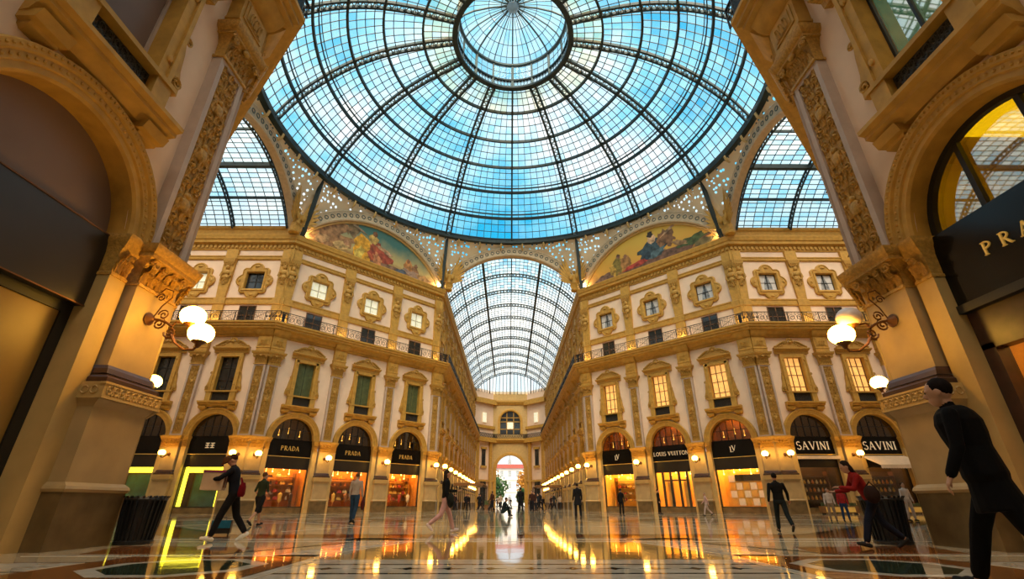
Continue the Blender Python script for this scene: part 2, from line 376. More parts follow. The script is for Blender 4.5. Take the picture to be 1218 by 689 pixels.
# ------------------------------------------------------------------ facade modules (local: x along wall, y into wall, z up)
def k_pier():
    r = {}
    b = MB(); b.rects([(1.06, 0.66, 0.06, 0.7), (2.34, 0.66, 0.06, 0.7), (2.40, 0.69, 0.02, 0.7), (2.48, 0.72, -0.04, 0.7)])
    b.rects([(3.10, 0.55, 0.18, 0.7), (4.86, 0.55, 0.18, 0.7)])
    r['pier'] = b.mesh('pier', 'die')
    b = MB(); b.rects([(0, 0.70, 0.0, 0.75), (0.90, 0.70, 0.0, 0.75)]); r['pedestal_base'] = b.mesh('pedestal_base', 'base')
    b = MB(); b.rects([(0.90, 0.72, -0.02, 0.7), (0.95, 0.74, -0.05, 0.7), (1.00, 0.72, -0.03, 0.7), (1.06, 0.67, 0.05, 0.7)]); r['base_moulding'] = b.mesh('base_moulding', 'die')
    b = MB(); b.rects([(2.48, 0.75, -0.09, 0.7), (2.78, 0.75, -0.09, 0.7)])
    for z in (2.50, 2.76): b.box(-0.77, 0.77, -0.115, 0, z - 0.02, z + 0.02)
    for i in range(9):
        x = -0.62 + i * 0.155
        b.tube([(x + 0.062 * cos(t * pi / 5), -0.10, 2.63 + 0.075 * sin(t * pi / 5)) for t in range(10)], 0.016, 4, closed=True)
        b.ball((x, -0.10, 2.63), (0.025, 0.03, 0.025), 6, 4); b.ball((x + 0.077, -0.095, 2.56), (0.02, 0.025, 0.03), 5, 4); b.ball((x + 0.077, -0.095, 2.70), (0.02, 0.025, 0.03), 5, 4)
    for s in (-1, 1):
        for i in range(3): b.tube([(s * 0.76, 0.08 + i * 0.17 + 0.06 * cos(t * pi / 5), 2.63 + 0.07 * sin(t * pi / 5)) for t in range(10)], 0.016, 4, closed=True)
    r['frieze'] = b.mesh('frieze', 'cream')
    b = MB(); b.rects([(2.78, 0.68, -0.02, 0.7), (2.88, 0.68, -0.02, 0.7), (2.93, 0.63, 0.06, 0.7), (2.95, 0.63, 0.06, 0.7)]); b.rects([(2.97, 0.63, 0.07, 0.7), (3.07, 0.61, 0.10, 0.7), (3.14, 0.57, 0.15, 0.7)])
    r['dark_moulding'] = b.mesh('dark_moulding', 'darkmould')
    b = MB(); b.rects([(4.84, 0.57, 0.14, 0.7), (4.90, 0.57, 0.14, 0.7), (4.92, 0.50, 0.25, 0.7), (5.25, 0.50, 0.25, 0.7), (5.40, 0.58, 0.12, 0.7), (5.46, 0.66, 0.0, 0.7)])
    b.rects([(5.46, 0.70, -0.05, 0.7), (5.54, 0.70, -0.05, 0.7), (5.58, 0.74, -0.10, 0.7), (5.70, 0.77, -0.14, 0.7), (5.74, 0.77, -0.14, 0.7)])
    for i in range(5): leaf(b, -0.44 + i * 0.22, 0.22, 4.90, 0.21, 0.36, 0.13)
    for i in range(4): leaf(b, -0.33 + i * 0.22, 0.20, 5.02, 0.19, 0.46, 0.17)
    for s in (-1, 1):
        b.tube(spiral((s * 0.46, 5.34), 0.12, 0, 1.6, 16, 0.02, s), 0.032, 5)
        b.tube(spiral((s * 0.16, 5.35), 0.09, 0, 1.6, 14, 0.03, -s), 0.026, 5)
    r['capital'] = b.mesh('capital', 'ochre_relief', 40)
    # jamb strips beside the pier with their own small capitals
    for s in (-1, 1):
        b = MB(); x0, x1 = (0.64, 1.05) if s > 0 else (-1.05, -0.64)
        b.box(x0, x1, 0.36, 0.98, 0, 4.84)
        r['jamb', s] = b.mesh('jamb', 'cream')
        b = MB(); m = s * 0.86
        b.loft([[(m - w, f, z), (m + w, f, z), (m + w, 0.95, z), (m - w, 0.95, z)] for z, w, f in ((4.84, 0.21, 0.33), (4.90, 0.21, 0.33), (4.92, 0.19, 0.36), (5.36, 0.20, 0.33), (5.44, 0.22, 0.28), (5.52, 0.23, 0.24), (5.58, 0.26, 0.2), (5.70, 0.28, 0.15), (5.74, 0.28, 0.15))])
        for i in range(2): leaf(b, m - 0.09 + 0.18 * i, 0.35, 4.92, 0.17, 0.42, 0.14)
        leaf(b, m, 0.33, 5.0, 0.19, 0.46, 0.17)
        r['jamb_capital', s] = b.mesh('jamb_capital', 'ochre_relief', 40)
    return r
def k_pilaster():
    r = {}; b = MB()
    y0, y1 = 0.22, 0.6; z0, z1 = 5.74, 11.72
    b.box(-0.50, 0.50, 0.31, y1, z0, z1)
    b.box(-0.52, -0.37, y0, y1, z0, z1); b.box(0.37, 0.52, y0, y1, z0, z1); b.box(-0.37, 0.37, y0, y1, z0, z0 + 0.14); b.box(-0.37, 0.37, y0, y1, z1 - 0.14, z1)
    r['pilaster'] = b.mesh('pilaster', 'greyedge')
    b = MB(); b.box(-0.37, 0.37, 0.29, 0.40, z0 + 0.14, z1 - 0.14)
    y = 0.28; z = z0 + 0.35; k = 0
    b.tube([(0.07 * sin(i * 0.9), y, z0 + 0.2 + i * 0.28) for i in range(20)], 0.035, 5)
    while z < z1 - 0.55:
        if k % 3 == 2:
            b.ball((0, y, z + 0.16), (0.17, 0.09, 0.22), 8, 6); b.ball((0, y - 0.02, z + 0.42), (0.10, 0.08, 0.09), 8, 5)
            for s in (-1, 1): leaf(b, s * 0.22, y, z - 0.02, 0.2, 0.36, 0.06); b.ball((s * 0.27, y, z + 0.40), (0.05, 0.05, 0.06), 6, 4)
            z += 0.56
        else:
            for s in (-1, 1):
                b.tube(spiral((s * 0.19, z + 0.2), 0.16, -pi / 2, 1.7, 18, y - 0.01, s), [0.035 - 0.0012 * i for i in range(19)], 5)
                b.ball((s * 0.19, y - 0.03, z + 0.2), (0.05, 0.05, 0.05), 6, 4)
                leaf(b, s * 0.28, y, z + 0.28, 0.14, 0.24, 0.05); leaf(b, s * 0.08, y, z + 0.02, 0.12, 0.2, 0.06)
            leaf(b, 0, y - 0.02, z + 0.2, 0.18, 0.3, 0.08)
            z += 0.48
        k += 1
    r['relief'] = b.mesh('relief', 'ochre_relief', 45)
    b = MB()
    b.rects([(11.70, 0.56, 0.16, 0.6), (11.78, 0.56, 0.16, 0.6), (11.80, 0.50, 0.22, 0.6), (12.25, 0.52, 0.20, 0.6), (12.45, 0.60, 0.10, 0.6), (12.50, 0.62, 0.08, 0.6)])
    b.rects([(12.50, 0.68, 0.0, 0.6), (12.58, 0.68, 0.0, 0.6), (12.64, 0.76, -0.08, 0.6), (12.80, 0.80, -0.13, 0.6), (12.84, 0.80, -0.13, 0.6)])
    for i in range(5): leaf(b, -0.40 + i * 0.2, 0.21, 11.80, 0.21, 0.36, 0.10)
    for i in range(4): leaf(b, -0.30 + i * 0.2, 0.19, 11.95, 0.2, 0.45, 0.15)
    for s in (-1, 1):
        b.tube(spiral((s * 0.52, 12.38), 0.15, 0, 1.7, 16, 0.03, s), 0.035, 5); b.ball((s * 0.52, 0.02, 12.38), 0.06, 6, 4)
    b.ball((0, 0.04, 12.45), (0.13, 0.08, 0.11), 8, 5)
    r['pilaster_capital'] = b.mesh('pilaster_capital', 'ochre_relief', 40)
    b = MB(); b.rects([(12.84, 0.60, 0.12, 0.6), (13.15, 0.60, 0.12, 0.6), (13.17, 0.63, 0.08, 0.6), (13.25, 0.63, 0.08, 0.6), (13.27, 0.60, 0.12, 0.6), (14.25, 0.60, 0.12, 0.6), (14.30, 0.66, 0.0, 0.6), (14.50, 0.72, -0.15, 0.6), (14.78, 0.72, -0.3, 0.6)])
    b.box(-0.48, 0.48, 0.085, 0.2, 13.40, 14.12); b.box(-0.38, 0.38, 0.06, 0.2, 13.48, 14.04)
    for i in range(3): leaf(b, -0.2 + 0.2 * i, 0.06, 13.5, 0.18, 0.45, 0.06)
    r['entablature_block'] = b.mesh('entablature_block', 'ochre', 40)
    return r
ARC_R = 1.80
def k_arch():
    b = MB(); cz = 5.74; n = 28
    def ring(prof):   # profile (radius, depth) swept over the half circle
        b.loft([[(r * cos(pi * i / n), y, cz + r * sin(pi * i / n)) for r, y in prof] for i in range(n + 1)], True)
    ring([(ARC_R - 0.03, 0.95), (ARC_R - 0.03, 0.42), (ARC_R + 0.02, 0.37), (ARC_R + 0.14, 0.37), (ARC_R + 0.16, 0.33), (ARC_R + 0.30, 0.33), (ARC_R + 0.33, 0.28), (ARC_R + 0.46, 0.26), (ARC_R + 0.50, 0.34), (ARC_R + 0.50, 0.6)])
    for i in range(46):
        t = pi * (i + 0.5) / 46
        x, z = (ARC_R + 0.23) * cos(t), cz + (ARC_R + 0.23) * sin(t); b.ball((x, 0.325, z), (0.04, 0.03, 0.04), 5, 3)
    for i in range(60):
        t = pi * (i + 0.5) / 60
        x, z = (ARC_R + 0.40) * cos(t), cz + (ARC_R + 0.40) * sin(t); b.ball((x, 0.27, z), (0.036, 0.045, 0.036), 5, 3)
    return b.mesh('arch_moulding', 'ochre', 35)
def lattice_panel(b, x0, x1, z0, z1, y, w=0.018, cx=12, cz=4):
    for i in range(cx + 1):
        x = x0 + (x1 - x0) * i / cx; b.bar((x, y, z0), (x, y, z1), w, w)
    for j in range(cz + 1):
        z = z0 + (z1 - z0) * j / cz; b.bar((x0, y, z), (x1, y, z), w, w)
    dx, dz = (x1 - x0) / cx, (z1 - z0) / cz
    for i in range(cx):
        for j in range(cz):
            if (i + j) % 2 == 0: b.bar((x0 + i * dx, y - 0.01, z0 + j * dz), (x0 + (i + 1) * dx, y - 0.01, z0 + (j + 1) * dz), w, w)
            else: b.bar((x0 + (i + 1) * dx, y - 0.01, z0 + j * dz), (x0 + i * dx, y - 0.01, z0 + (j + 1) * dz), w, w)
def k_window():
    r = {}; b = MB()
    for s in (-1, 1):
        b.box(min(s * 0.78, s * 1.08), max(s * 0.78, s * 1.08), 0.28, 0.85, 9.42, 12.62)
        b.box(min(s * 1.02, s * 1.14), max(s * 1.02, s * 1.14), 0.22, 0.6, 9.42, 12.62)
        b.box(min(s * 0.78, s * 1.22), max(s * 0.78, s * 1.22), 0.20, 0.6, 8.5, 9.30)
        b.prism_y([(s * 1.14, 9.45), (s * 1.52, 9.45), (s * 1.50, 9.75), (s * 1.38, 10.1), (s * 1.32, 10.6), (s * 1.20, 11.1), (s * 1.14, 11.9)], 0.34, 0.55)
        b.tube(spiral((s * 1.34, 9.68), 0.17, 0, 1.6, 16, 0.30, -s), 0.04, 5)
        b.tube(spiral((s * 1.25, 10.95), 0.12, 0, 1.6, 14, 0.30, -s), 0.03, 5)
        b.ball((s * 0.93, 0.26, 12.2), (0.09, 0.06, 0.14), 8, 5); b.ball((s * 0.93, 0.26, 10.0), (0.07, 0.05, 0.1), 8, 5)
        # brackets under the sill
        b.loft([[(s * 1.22 - w, f, z), (s * 1.22 + w, f, z), (s * 1.22 + w, 0.55, z), (s * 1.22 - w, 0.55, z)] for z, w, f in ((7.78, 0.20, 0.42), (7.84, 0.26, 0.30), (7.90, 0.26, 0.28), (7.93, 0.32, 0.18), (8.12, 0.32, 0.10))])
    b.box(-1.3, 1.3, 0.16, 0.85, 9.30, 9.42)
    sweep(b, [(0.6, 8.05), (0.32, 8.08), (0.22, 8.2), (0.05, 8.26), (0.05, 8.36), (-0.06, 8.42), (-0.06, 8.52), (0.6, 8.55)], -1.62, 1.62, 0.15, -0.15)
    b.box(-1.08, 1.08, 0.28, 0.85, 12.42, 12.72)
    r['window_surround'] = b.mesh('window_surround', 'ochre', 35)
    b = MB()
    sweep(b, [(0.55, 12.72), (0.30, 12.75), (0.28, 12.95), (0.10, 13.05), (0.0, 13.12), (0.0, 13.22), (0.55, 13.26)], -1.58, 1.58, 0.25, -0.25)
    P = [(-1.5, 13.26)] + [(-1.42 + 0.9 * t, 13.36 + 0.42 * sin(t * pi / 2) ** 1.5) for t in [i / 8 for i in range(9)]]
    P += [(-x, z) for x, z in reversed(P)]
    b.prism_y(P, 0.22, 0.55)
    for s in (-1, 1): b.tube([(s * (1.45 - 0.95 * t), 0.16, 13.34 + 0.46 * sin(t * pi / 2) ** 1.5) for t in [i / 8 for i in range(9)]], 0.075, 6); b.tube(spiral((s * 0.48, 13.72), 0.16, 0, 1.5, 14, 0.16, -s), 0.04, 5)
    for i in range(7):
        t = pi * (i + 0.5) / 7; b.ball((0.26 * cos(t), 0.18, 13.78 + 0.26 * sin(t)), (0.09, 0.07, 0.12), 6, 5)
    b.ball((0, 0.12, 13.76), (0.16, 0.1, 0.14), 8, 6)
    for s in (-1, 1):
        for i in range(4): b.ball((s * (0.7 + 0.17 * i), 0.2, 13.30 + 0.06 * (3 - i)), (0.09, 0.06, 0.06), 6, 4)
    r['pediment'] = b.mesh('pediment', 'ochre_relief', 40)
    b = MB(); b.box(-0.78, 0.78, 0.42, 0.46, 8.55, 9.30); k0 = len(b.f); lattice_panel(b, -0.76, 0.76, 8.57, 9.28, 0.40, 0.02, 16, 7)
    for i in range(8):
        for j in range(3): b.tube([(-0.665 + 0.19 * i + 0.075 * cos(q * pi / 4), 0.38, 8.69 + 0.235 * j + 0.09 * sin(q * pi / 4)) for q in range(8)], 0.012, 4, closed=True)
    b.m = [0 if i < k0 else 1 for i in range(len(b.f))]
    r['iron_panel'] = b.mesh('iron_panel', ['matteblack', 'ironlight'])
    def pane(m, bars, curtain=False):
        b = MB(); b.box(-0.78, 0.78, 0.74, 0.78, 9.38, 12.5); P = [b.mesh('pane', m)]
        b = MB()
        for x in bars[0]: b.box(x - 0.03, x + 0.03, 0.68, 0.75, 9.4, 12.45)
        for z in bars[1]: b.box(-0.78, 0.78, 0.69, 0.75, z - 0.025, z + 0.025)
        P.append(b.mesh('muntins', bars[2])); return P
    r['dark'] = pane('darkwin', ((-0.75, 0, 0.75), (10.4, 11.5), 'matteblack'))
    r['lit'] = pane('litwin', ((-0.75, -0.25, 0.25, 0.75), (9.9, 10.9, 11.7), 'wood'))
    r['mirror'] = pane('mirrorwin', ((-0.75, 0, 0.75), (12.42,), 'matteblack'))
    r['mauve'] = pane('mauve', ((-0.75, 0.75), (12.42,), 'greyedge'))
    b = MB()
    for s in (-1, 1):
        b.box(min(s * 0.03, s * 0.76), max(s * 0.03, s * 0.76), 0.66, 0.70, 9.4, 12.45)
        for i in range(30): b.box(min(s * 0.12, s * 0.68), max(s * 0.12, s * 0.68), 0.63, 0.67, 9.55 + i * 0.095, 9.6 + i * 0.095)
    r['shut'] = [r['dark'][0], b.mesh('shutters', 'shutter')]
    return r
def k_upper():
    r = {}; b = MB()
    zc = 20.08
    def outer(t):
        c, s = cos(t), sin(t); sq = min(1.28 / max(abs(c), 1e-6), 1.34 / max(abs(s), 1e-6))
        best = sq
        for cx, cz, R in ((1.12, 0, 0.62), (-1.12, 0, 0.62), (0, 1.2, 0.68), (0, -1.2, 0.66)):
            bq = c * cx + s * cz; d = bq * bq - (cx * cx + cz * cz - R * R)
            if d > 0: best = max(best, bq + sqrt(d))
        k = abs(c * s) * 2
        return min(best, 1.72 if k > 0.8 else 9)
    n = 96; inner = lambda t, g: min((0.84 + g) / max(abs(cos(t)), 1e-6), (0.87 + g) / max(abs(sin(t)), 1e-6))
    def rg(rf, y): return [(rf(2 * pi * i / n) * cos(2 * pi * i / n), y, zc + rf(2 * pi * i / n) * sin(2 * pi * i / n)) for i in range(n)]
    rings = [rg(outer, 1.02), rg(outer, 0.84), rg(lambda t: outer(t) - 0.13, 0.78), rg(lambda t: outer(t) - 0.16, 0.84), rg(lambda t: inner(t, 0.22), 0.84), rg(lambda t: inner(t, 0.2), 0.76), rg(lambda t: inner(t, 0.04), 0.78), rg(lambda t: inner(t, 0), 0.84), rg(lambda t: inner(t, 0), 1.25)]
    b.loft(rings, False)
    for s in (-1, 1):
        b.ball((s * 1.42, 0.82, zc), (0.14, 0.07, 0.2), 8, 5)
    b.ball((0, 0.82, zc + 1.5), (0.24, 0.07, 0.15), 8, 5); b.ball((0, 0.82, zc - 1.5), (0.2, 0.07, 0.12), 8, 5)
    r['lobed_frame'] = b.mesh('lobed_frame', 'ochre', 40)
    def pane(m, curt):
        b = MB(); b.box(-0.84, 0.84, 1.2, 1.24, 19.2, 20.96); P = b.mesh('pane', m); b = MB()
        for x in (-0.8, 0, 0.8): b.box(x - 0.035, x + 0.035, 1.14, 1.2, 19.2, 20.96)
        for z in (19.24, 20.05, 20.92): b.box(-0.84, 0.84, 1.15, 1.2, z - 0.03, z + 0.03)
        Q = b.mesh('muntins', 'muntin' if m == 'palewin' else 'matteblack')
        C = None
        if curt:
            b = MB()
            for s in (-1, 1): b.prism_y([(s * 0.8, 19.25), (s * 0.42, 19.25), (s * 0.34, 19.9), (s * 0.06, 20.9), (s * 0.8, 20.9)], 1.165, 1.19)
            C = b.mesh('curtain', 'curtain')
        return P, Q, C
    r['pale'] = pane('palewin', False); r['blue'] = pane('bluewin', True); r['dark'] = pane('darkwin', False)
    b = MB(); b.box(-0.9, 0.9, 1.02, 1.05, 15.42, 17.6)
    r['balcony_door'] = b.mesh('balcony_door', 'darkwin')
    b = MB()
    for x in (-0.76, 0, 0.76): b.box(x - 0.03, x + 0.03, 0.94, 1.02, 15.42, 17.5)
    b.box(-0.78, 0.78, 0.94, 1.02, 17.44, 17.5); b.box(-0.78, 0.78, 0.94, 1.02, 16.5, 16.56)
    r['door_frame'] = b.mesh('door_frame', 'wood')
    # herm pilaster of the upper floor
    b = MB()
    b.rects([(15.42, 0.50, 0.80, 1.05), (17.55, 0.50, 0.80, 1.05), (17.6, 0.56, 0.74, 1.05), (18.2, 0.56, 0.74, 1.05), (18.25, 0.42, 0.80, 1.05), (20.1, 0.52, 0.74, 1.05), (22.3, 0.56, 0.74, 1.05), (23.4, 0.56, 0.72, 1.05)])
    r['upper_pilaster'] = b.mesh('upper_pilaster', 'ochre')
    b = MB()
    b.ball((0, 0.66, 21.35), (0.19, 0.2, 0.25), 10, 7); b.ball((0, 0.70, 20.85), (0.40, 0.2, 0.30), 10, 7); b.ball((0, 0.72, 20.35), (0.30, 0.14, 0.42), 10, 7)
    for s in (-1, 1):
        b.tube([(s * 0.42, 0.70, 20.9), (s * 0.48, 0.66, 20.5), (s * 0.30, 0.62, 20.25), (s * 0.05, 0.60, 20.3)], [0.11, 0.10, 0.08, 0.07], 6)
        b.tube(spiral((s * 0.36, 22.02), 0.17, 0, 1.6, 14, 0.66, s), 0.045, 5); b.ball((s * 0.36, 0.66, 22.02), 0.07, 6, 4)
        leaf(b, s * 0.25, 0.72, 19.75, 0.3, 0.5, 0.1)
    b.rects([(21.75, 0.45, 0.66, 1.0), (21.85, 0.5, 0.6, 1.0), (22.2, 0.58, 0.56, 1.0), (22.3, 0.62, 0.54, 1.0)])
    for i in range(4): leaf(b, -0.36 + 0.24 * i, 0.66, 21.6, 0.2, 0.45, 0.1)
    leaf(b, 0, 0.70, 19.6, 0.4, 0.6, 0.08)
    r['herm'] = b.mesh('herm', 'ochre_relief', 50)
    return r
def k_railing(L):
    b = MB(); z0, z1 = 15.46, 16.36; n = max(3, round(L / 1.38)); y = -0.58
    b.bar((-L / 2, y, z1), (L / 2, y, z1), 0.07, 0.05); b.bar((-L / 2, y, z0), (L / 2, y, z0), 0.04, 0.04); b.bar((-L / 2, y, z1 - 0.16), (L / 2, y, z1 - 0.16), 0.025, 0.025)
    for i in range(n):
        x0 = -L / 2 + L * i / n; x1 = x0 + L / n; m = (x0 + x1) / 2; w = L / n
        b.bar((x0, y, z0), (x0, y, z1 + 0.03), 0.05, 0.05)
        if i % 2 == 0:
            for s in (-1, 1):
                b.tube(spiral((m + s * w * 0.25, 15.84), w * 0.22, 0, 1.6, 14, y, s), 0.02, 4); b.tube(spiral((m + s * w * 0.25, 15.84), w * 0.20, pi, 1.4, 12, y, -s), 0.018, 4)
            b.tube([(m + 0.12 * cos(t * pi / 5), y, 15.84 + 0.3 * sin(t * pi / 5)) for t in range(10)], 0.02, 4, closed=True)
        else:
            for j in range(9): b.bar((x0 + w * (j + 0.5) / 9, y, z0), (x0 + w * (j + 0.5) / 9, y, z1 - 0.16), 0.025, 0.025)
            b.bar((x0, y, z0), (x1, y, z1 - 0.16), 0.025, 0.025); b.bar((x0, y, z1 - 0.16), (x1, y, z0), 0.025, 0.025)
        for j in range(5): b.tube([(x0 + w * (j + 0.5) / 5 + 0.055 * cos(t * pi / 3), y, z1 - 0.08 + 0.055 * sin(t * pi / 3)) for t in range(6)], 0.012, 3, closed=True)
    return b.mesh('balcony_railing', 'iron')
KP, KL, KA, KW, KU = k_pier(), k_pilaster(), k_arch(), k_window(), k_upper()
RAIL = {BAY: k_railing(BAY - 0.06), DBAY: k_railing(DBAY - 0.06), 1.4: k_railing(1.30), 'd': k_railing(0.62)}

def dress_pier(root, u, sides=(-1, 1)):
    p = put('pier', KP['pier'], root, (u, 0, 0))
    for k in ('pedestal_base', 'base_moulding', 'frieze', 'dark_moulding', 'capital'): put(k, KP[k], p)
    for s in sides: put('jamb', KP['jamb', s], p); put('jamb_capital', KP['jamb_capital', s], p)
def dress_pilaster(root, u):
    p = put('pilaster', KL['pilaster'], root, (u, 0, 0))
    for k in ('relief', 'pilaster_capital', 'entablature_block'): put(k, KL[k], p)
    q = put('upper_pilaster', KU['upper_pilaster'], root, (u, 0, 0)); put('herm', KU['herm'], q)
def dress_bay(root, u, win, up, B):
    put('arch_moulding', KA, root, (u, 0, 0))
    w = put('window_surround', KW['window_surround'], root, (u, 0, 0))
    for k in ('pediment', 'iron_panel'): put(k, KW[k], w)
    for me in KW[win]: put(me.name.split('.')[0], me, w)
    f = put('lobed_frame', KU['lobed_frame'], root, (u, 0, 0))
    for me in KU[up]:
        if me: put(me.name.split('.')[0], me, f)
    d = put('balcony_door', KU['balcony_door'], root, (u, 0, 0)); put('door_frame', KU['door_frame'], d)
    put('balcony_railing', RAIL[B], root, (u, 0, 0))

SLAB = [(0.55, 14.25), (0.40, 14.30), (0.34, 14.42), (0.10, 14.52), (-0.05, 14.72), (-0.30, 14.80), (-0.44, 14.86), (-0.44, 15.00), (-0.58, 15.06), (-0.58, 15.20), (-0.70, 15.28), (-0.70, 15.42), (1.05, 15.42), (1.05, 14.25)]
BAND = [(1.05, 17.60), (0.90, 17.62), (0.86, 17.72), (0.86, 18.10), (0.80, 18.16), (0.80, 18.26), (1.05, 18.28)]
STRING = [(1.05, 22.30), (0.90, 22.33), (0.84, 22.42), (0.84, 22.60), (0.78, 22.66), (0.78, 22.74), (1.05, 22.76)]
CORN = [(1.05, 23.38), (0.92, 23.42), (0.88, 23.55), (0.88, 23.95), (0.74, 24.02), (0.52, 24.10), (0.50, 24.35), (0.40, 24.45), (0.36, 24.62), (0.30, 24.82), (0.30, 24.90), (1.6, 24.98), (1.6, 23.38)]
ATTIC = [(1.7, 24.9), (1.42, 24.98), (1.42, 25.30), (1.30, 25.36), (1.30, 25.98), (1.20, 26.06), (1.16, 26.20), (1.16, 26.38), (1.7, 26.40)]
def wall(name, label, loc, rz, u0, u1, m0, m1, pils, bays, B, attic=True, wins=None, ups=None, plain=False, dress_p=None):
    """a facade: plaster sheets as the wall's own mesh, everything else as parts"""
    b = MB(); hs = []; h2 = []
    if not plain:
        for u in bays:
            hs.append((u - ARC_R, u + ARC_R, lambda x: 5.74, lambda x, u=u: 5.74 + sqrt(max(0, ARC_R ** 2 - (x - u) ** 2)), 20))
            hs.append((u - 0.80, u + 0.80, lambda x: 8.55, lambda x: 12.5, 1))
            h2.append((u - 0.78, u + 0.78, lambda x: 15.42, lambda x: 17.52, 1)); h2.append((u - 0.86, u + 0.86, lambda x: 19.18, lambda x: 20.98, 1))
    sheet(b, u0 + m0 * 0.5, u1 + m1 * 0.5, 5.74 if not plain else 0, 14.6, 0.5, hs)
    sheet(b, u0 + m0 * 1.0, u1 + m1 * 1.0, 15.3, 23.6, 1.0, h2)
    r = b.build(name, 'pink', None, loc, rz); tag(r, label, 'wall', kind='structure')
    for nm, prof, mt in (('balcony_slab', SLAB, 'ochre'), ('band_course', BAND, 'ochre'), ('string_course', STRING, 'ochre'), ('cornice', CORN, 'ochre')):
        c = MB(); sweep(c, prof, u0, u1, m0, m1)
        o = c.build(nm, mt, r)
        if nm == 'cornice':
            d = MB(); n = int((u1 - u0) / 0.42)
            for i in range(n):
                x = u0 + m0 * 0.8 + (u1 - u0 + (m1 - m0) * 0.8) * (i + 0.5) / n; d.box(x - 0.12, x + 0.12, 0.76, 0.9, 23.62, 23.92)
            tag(d.build('dentils', 'ochre', o), kind='stuff')
    for ue, m, sg in ((u0, m0, 1), (u1, m1, -1)):      # masonry behind the folded corner piers
        if m:
            c = MB(); sweep(c, [(0.02, 0), (0.02, 0.9), (0.8, 0.9), (0.8, 0)], *((ue, ue + 0.4) if sg > 0 else (ue - 0.4, ue)), m if sg > 0 else 0, m if sg < 0 else 0); c.build('corner_base', 'base', r)
            c = MB(); sweep(c, [(0.22, 0.9), (0.22, 5.74), (0.8, 5.74), (0.8, 0.9)], *((ue, ue + 0.4) if sg > 0 else (ue - 0.4, ue)), m if sg > 0 else 0, m if sg < 0 else 0); c.build('corner_masonry', 'die', r)
    if attic:
        c = MB(); sweep(c, ATTIC, u0, u1, m0, m1); c.build('attic', 'ochre', r)
    for u in (pils if dress_p is None else dress_p):
        dress_pier(r, u, [s for s in (-1, 1) if u0 + 0.5 < u + s * 1.0 < u1 - 0.5]); dress_pilaster(r, u)
    if not plain:
        for i, u in enumerate(bays): dress_bay(r, u, (wins or ['dark'])[i % len(wins or [1])], (ups or ['dark'])[i % len(ups or [1])], B)
    return r
LD = (A - a) / sqrt(2)
MID = (a + A) / 2
def arm_lists(n, d):
    return [d * (0.72 + BAY * i) for i in range(n + 1)], [d * (0.72 + BAY * (i + 0.5)) for i in range(n)]
W = {}
dp, db = [-8.75, -2.925, 2.925, 8.75], [-DBAY, 0, DBAY]
W['DL'] = wall('wall_diagonal_left', 'pink and ochre facade on the left diagonal of the octagon', (-MID, YC + MID, 0), radians(45), -LD, LD, T, -T, dp, db, DBAY, False, ['shut'], ['pale'])
W['DR'] = wall('wall_diagonal_right', 'pink and ochre facade on the right diagonal of the octagon', (MID, YC + MID, 0), radians(-45), -LD, LD, T, -T, dp, db, DBAY, False, ['lit'], ['blue'])
p, q = arm_lists(3, -1); W['SL'] = wall('wall_left_arm', 'arcade facade running off into the left arm', (-A, YC + a, 0), 0, -17.5, 0, 0, -T, p, q, BAY, True, ['dark'], ['dark', 'pale'])
p, q = arm_lists(3, 1); W['SR'] = wall('wall_right_arm', 'arcade facade running off into the right arm', (A, YC + a, 0), 0, 0, 17.5, T, 0, p, q, BAY, True, ['lit'], ['blue'])
FL = 0.72 + BAY * FAR_BAYS + 0.8
p, q = arm_lists(FAR_BAYS, 1); W['FL'] = wall('wall_far_arm_left', 'long receding arcade facade on the left of the far arm', (-a, YC + A, 0), radians(90), 0, FL, T, 0, p, q, BAY, True, ['dark'], ['pale'])
p, q = arm_lists(FAR_BAYS, -1); W['FR'] = wall('wall_far_arm_right', 'long receding arcade facade on the right of the far arm', (a, YC + A, 0), radians(-90), -FL, 0, 0, -T, p, q, BAY, True, ['dark'], ['blue'])
p, q = arm_lists(3, -1); W['NL'] = wall('wall_near_left', 'near facade on the left with one great arch and carved pilaster', (-a, YC - A, 0), radians(90), -24, 0, 0, -T, p[:2], q[:1], BAY, True, ['mauve'], ['dark'])
p, q = arm_lists(3, 1); W['NR'] = wall('wall_near_right', 'near facade on the right with one great arch and carved pilaster', (a, YC - A, 0), radians(-90), 0, 24, T, 0, p[:2], q[:1], BAY, True, ['mirror'], ['dark'])
W['NDL'] = wall('wall_near_diagonal_left', 'diagonal facade turning away behind the left pier', (-MID, YC - MID, 0), radians(135), -LD, LD, T, -T, [], [], DBAY, False, plain=True, dress_p=[-8.75, -2.925])
W['NDR'] = wall('wall_near_diagonal_right', 'diagonal facade turning away behind the right pier', (MID, YC - MID, 0), radians(-135), -LD, LD, T, -T, [], [], DBAY, False, plain=True, dress_p=[8.75, 2.925])
W['SLn'] = wall('wall_left_arm_near', 'near side of the left arm', (-A, YC - a, 0), radians(180), 0, 17.5, T, 0, [], [], BAY, True, plain=True)
W['SRn'] = wall('wall_right_arm_near', 'near side of the right arm', (A, YC - a, 0), radians(180), -17.5, 0, 0, -T, [], [], BAY, True, plain=True)
for k, x0, x1 in (('NL', -24, -7.0), ('NR', 7.0, 24)):
    c = MB(); c.box(x0, x1, 0.5, 0.7, 0, 5.9); c.build('lower_wall', 'cream', W[k])
# railing pieces over the corner piers
for k in ('DL', 'DR'):
    for u in (-9.1, 9.1): put('balcony_railing', RAIL['d'], W[k], (u, 0, 0))
for k, u in (('SL', -0.1), ('SR', 0.1), ('FL', 0.1), ('FR', -0.1), ('NL', -0.1), ('NR', 0.1)):
    put('balcony_railing', RAIL[1.4], W[k], (u, 0, 0))
